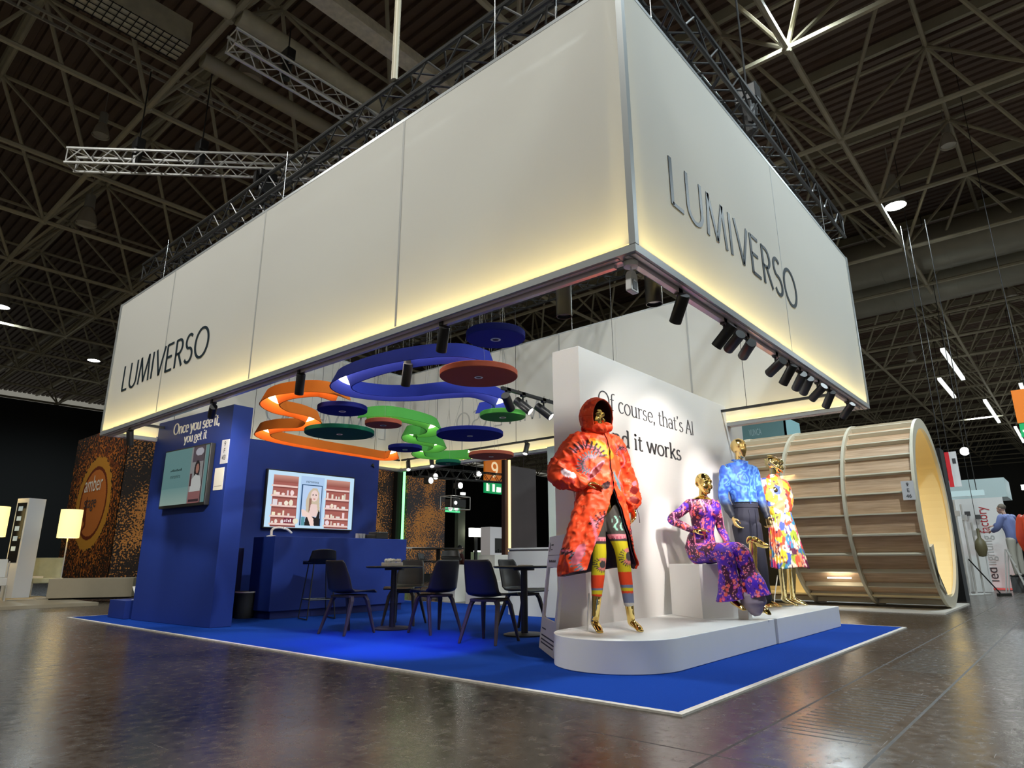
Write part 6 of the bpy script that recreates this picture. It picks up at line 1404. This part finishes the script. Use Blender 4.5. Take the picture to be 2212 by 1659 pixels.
o = thing('light_box', 'glowing white twin light box in the dark background behind the tables', 'lamp', (16.9, 18.0, 1.78))
for x in (0, .40): MB().b2((x, 0, 0), (x+.37, .15, .36)).build('panel', mat('tube_glow_mid', (1, 1, 1), emit=7, ecol=(.95, 1, .8)), o)
MB().b2((.30, .05, -1.78), (.45, .12, 0)).build('stand', BLACKM, o)
tag(MB().b2((0, 0, 0), (.42, .2, 3.1)).build('grey_column', mat('olive_column', (.06, .065, .04), .7), None, loc=(16.4, 18.3, 0)), 'dim olive column in the dark background left of the twin light box', 'column')
tag(MB().b2((0, 0, 0), (1.1, .3, 1.15)).build('display_cabinet', mat('cabinet_green', (.28, .34, .22), .5, emit=.08), None, loc=(17.6, 18.4, .0)), 'pale green cabinet in the background left of the white kiosk', 'cabinet')
tag(MB().b2((0, 0, 0), (.85, .12, .06)).build('shelf_light', mat('tube_glow'), None, loc=(17.65, 18.45, 1.151)), 'bright shelf light in the background left of the white kiosk', 'lamp')
SIT = dict(head=(0, -.06, 1.18), neck=(0, .0, 1.04), chest=(0, 0, .86), waist=(0, .04, .64), pelvis=(0, .06, .50), shR=(-.18, 0, .96), elR=(-.24, -.1, .70), wrR=(-.12, -.34, .66), hdR=(-.04, -.48, .68), shL=(.18, 0, .96), elL=(.24, -.1, .70), wrL=(.12, -.34, .66), hdL=(.04, -.48, .68),
    hnR=(0, 0, -1), hnL=(0, 0, -1), hsR=1, hsL=-1, hipR=(-.1, 0, .48), knR=(-.12, -.42, .48), anR=(-.12, -.42, .09), heR=(-.12, -.38, .02), toR=(-.12, -.60, .02), hipL=(.1, 0, .48), knL=(.12, -.42, .48), anL=(.12, -.42, .09), heL=(.12, -.38, .02), toL=(.12, -.6, .02))
person('seated person with dark hair and dark red top reading, left of two in the background', (13.1, 14.9, .0), R(70), SIT, mat('dark_red_top', (.05, .008, .006), .8), mat('black_trousers'), (.01, .008, .008))
person('seated person with grey hair and black jacket, right of two in the background', (14.75, 14.9, .0), R(-60), SIT, mat('black_jacket', (.01, .01, .012), .8), mat('black_trousers'), (.45, .42, .36))
for i, (x, y, rz) in enumerate(((13.1, 15.0, 70), (14.75, 15.0, -60))):
    o = thing('lounge_stool', 'pale wooden seat under the %s seated person in the background' % ('left' if i == 0 else 'right'), 'chair', (x, y, 0), R(rz)); MB().b2((-.26, -.26, .0), (.26, .3, .37)).build('seat', mat('pale_wood', (.45, .34, .22), .6), o, bevel=.01); MB().b2((-.26, .3, 0), (.26, .36, .8)).build('backrest', mat('pale_wood'), o)
for i, (x, y, w, h) in enumerate(((5.75, 6.75, .62, .42), (6.6, 7.7, .6, .62), (7.35, 8.0, .55, .92), (6.05, 7.9, .5, .72))):
    tag(MB().b2((0, 0, .0), (w, w*.9, h)).build('white_block', mat('block_white', (.66, .66, .62), .5), None, bevel=.006, loc=(x, y, .001)), 'white display block on the floor behind the tables, %s' % ('the lowest and nearest', 'right of the nearest one', 'the tallest, below the white kiosk', 'behind the nearest one')[i], 'block', 'white display blocks')
# stage lights on a dark rig far behind
truss('stage_truss', (10.2, 14.0, 3.55), (14.6, 14.0, 3.7), .3, BLACKM, 'dark stage truss with lamps in the background right of the green light line', 'stage rig', r=.02)
for i, (x, z, b) in enumerate(((12.1, 3.15, 1), (10.75, 3.2, 0), (10.95, 3.35, 0))):
    o = thing('stage_light', 'stage lamp on the dark background truss, %s' % ('bright and largest', 'lower left', 'upper left')[i], 'stage light', (x, 13.9, z), 0, 'stage rig lamps'); MB().box((0, .1, .1), (.2, .24, .2)).build('housing', BLACKM, o, bevel=.02); MB().tube((0, .1, .2), (0, .1, 3.55-z), .02, 6).build('yoke', BLACKM, o); MB().ball((0, -.03, .1), (.10, .03, .10), 14, 10).build('lens', mat('tube_glow_bright') if b else mat('tube_glow'), o, smooth=True)
o = thing('projector_cage', 'caged projector hanging under the dark background truss', 'projector', (12.0, 14.0, 2.45))
mb = MB()
for x in (-.45, .45):
    for y in (-.25, .25): mb.tube((x, y, 0), (x, y, .42), .012, 6)
for z in (0, .42): mb.poly([(-.45, -.25, z), (.45, -.25, z), (.45, .25, z), (-.45, .25, z), (-.45, -.25, z)], .012, 6)
mb.build('cage', ALUW, o); MB().box((0, 0, .2), (.6, .4, .26)).build('body', BLACKP, o); MB().ball((-.2, -.22, .2), (.06, .03, .06), 12, 8).build('lens', mat('tube_glow'), o, smooth=True); MB().tube((0, 0, .42), (0, 0, 1.10), .02, 6).build('hanger', BLACKM, o)
for i, (x, y, z) in enumerate(((16.0, 14.2, 3.72), (13.35, 14.2, 3.8))):
    o = thing('stage_light', 'bright lamp in the background %s the orange sign with the 9' % ('beside' if i == 0 else 'left of'), 'stage light', (x, y, z), 0, 'stage rig lamps'); MB().box((0, .12, 0), (.2, .2, .2)).build('housing', BLACKM, o); MB().ball((0, 0, 0), (.12, .04, .09), 14, 10).build('lens', mat('tube_glow_bright'), o, smooth=True); MB().tube((0, .12, .1), (0, .12, 13.38-z), .012, 6).build('yoke', BLACKM, o)
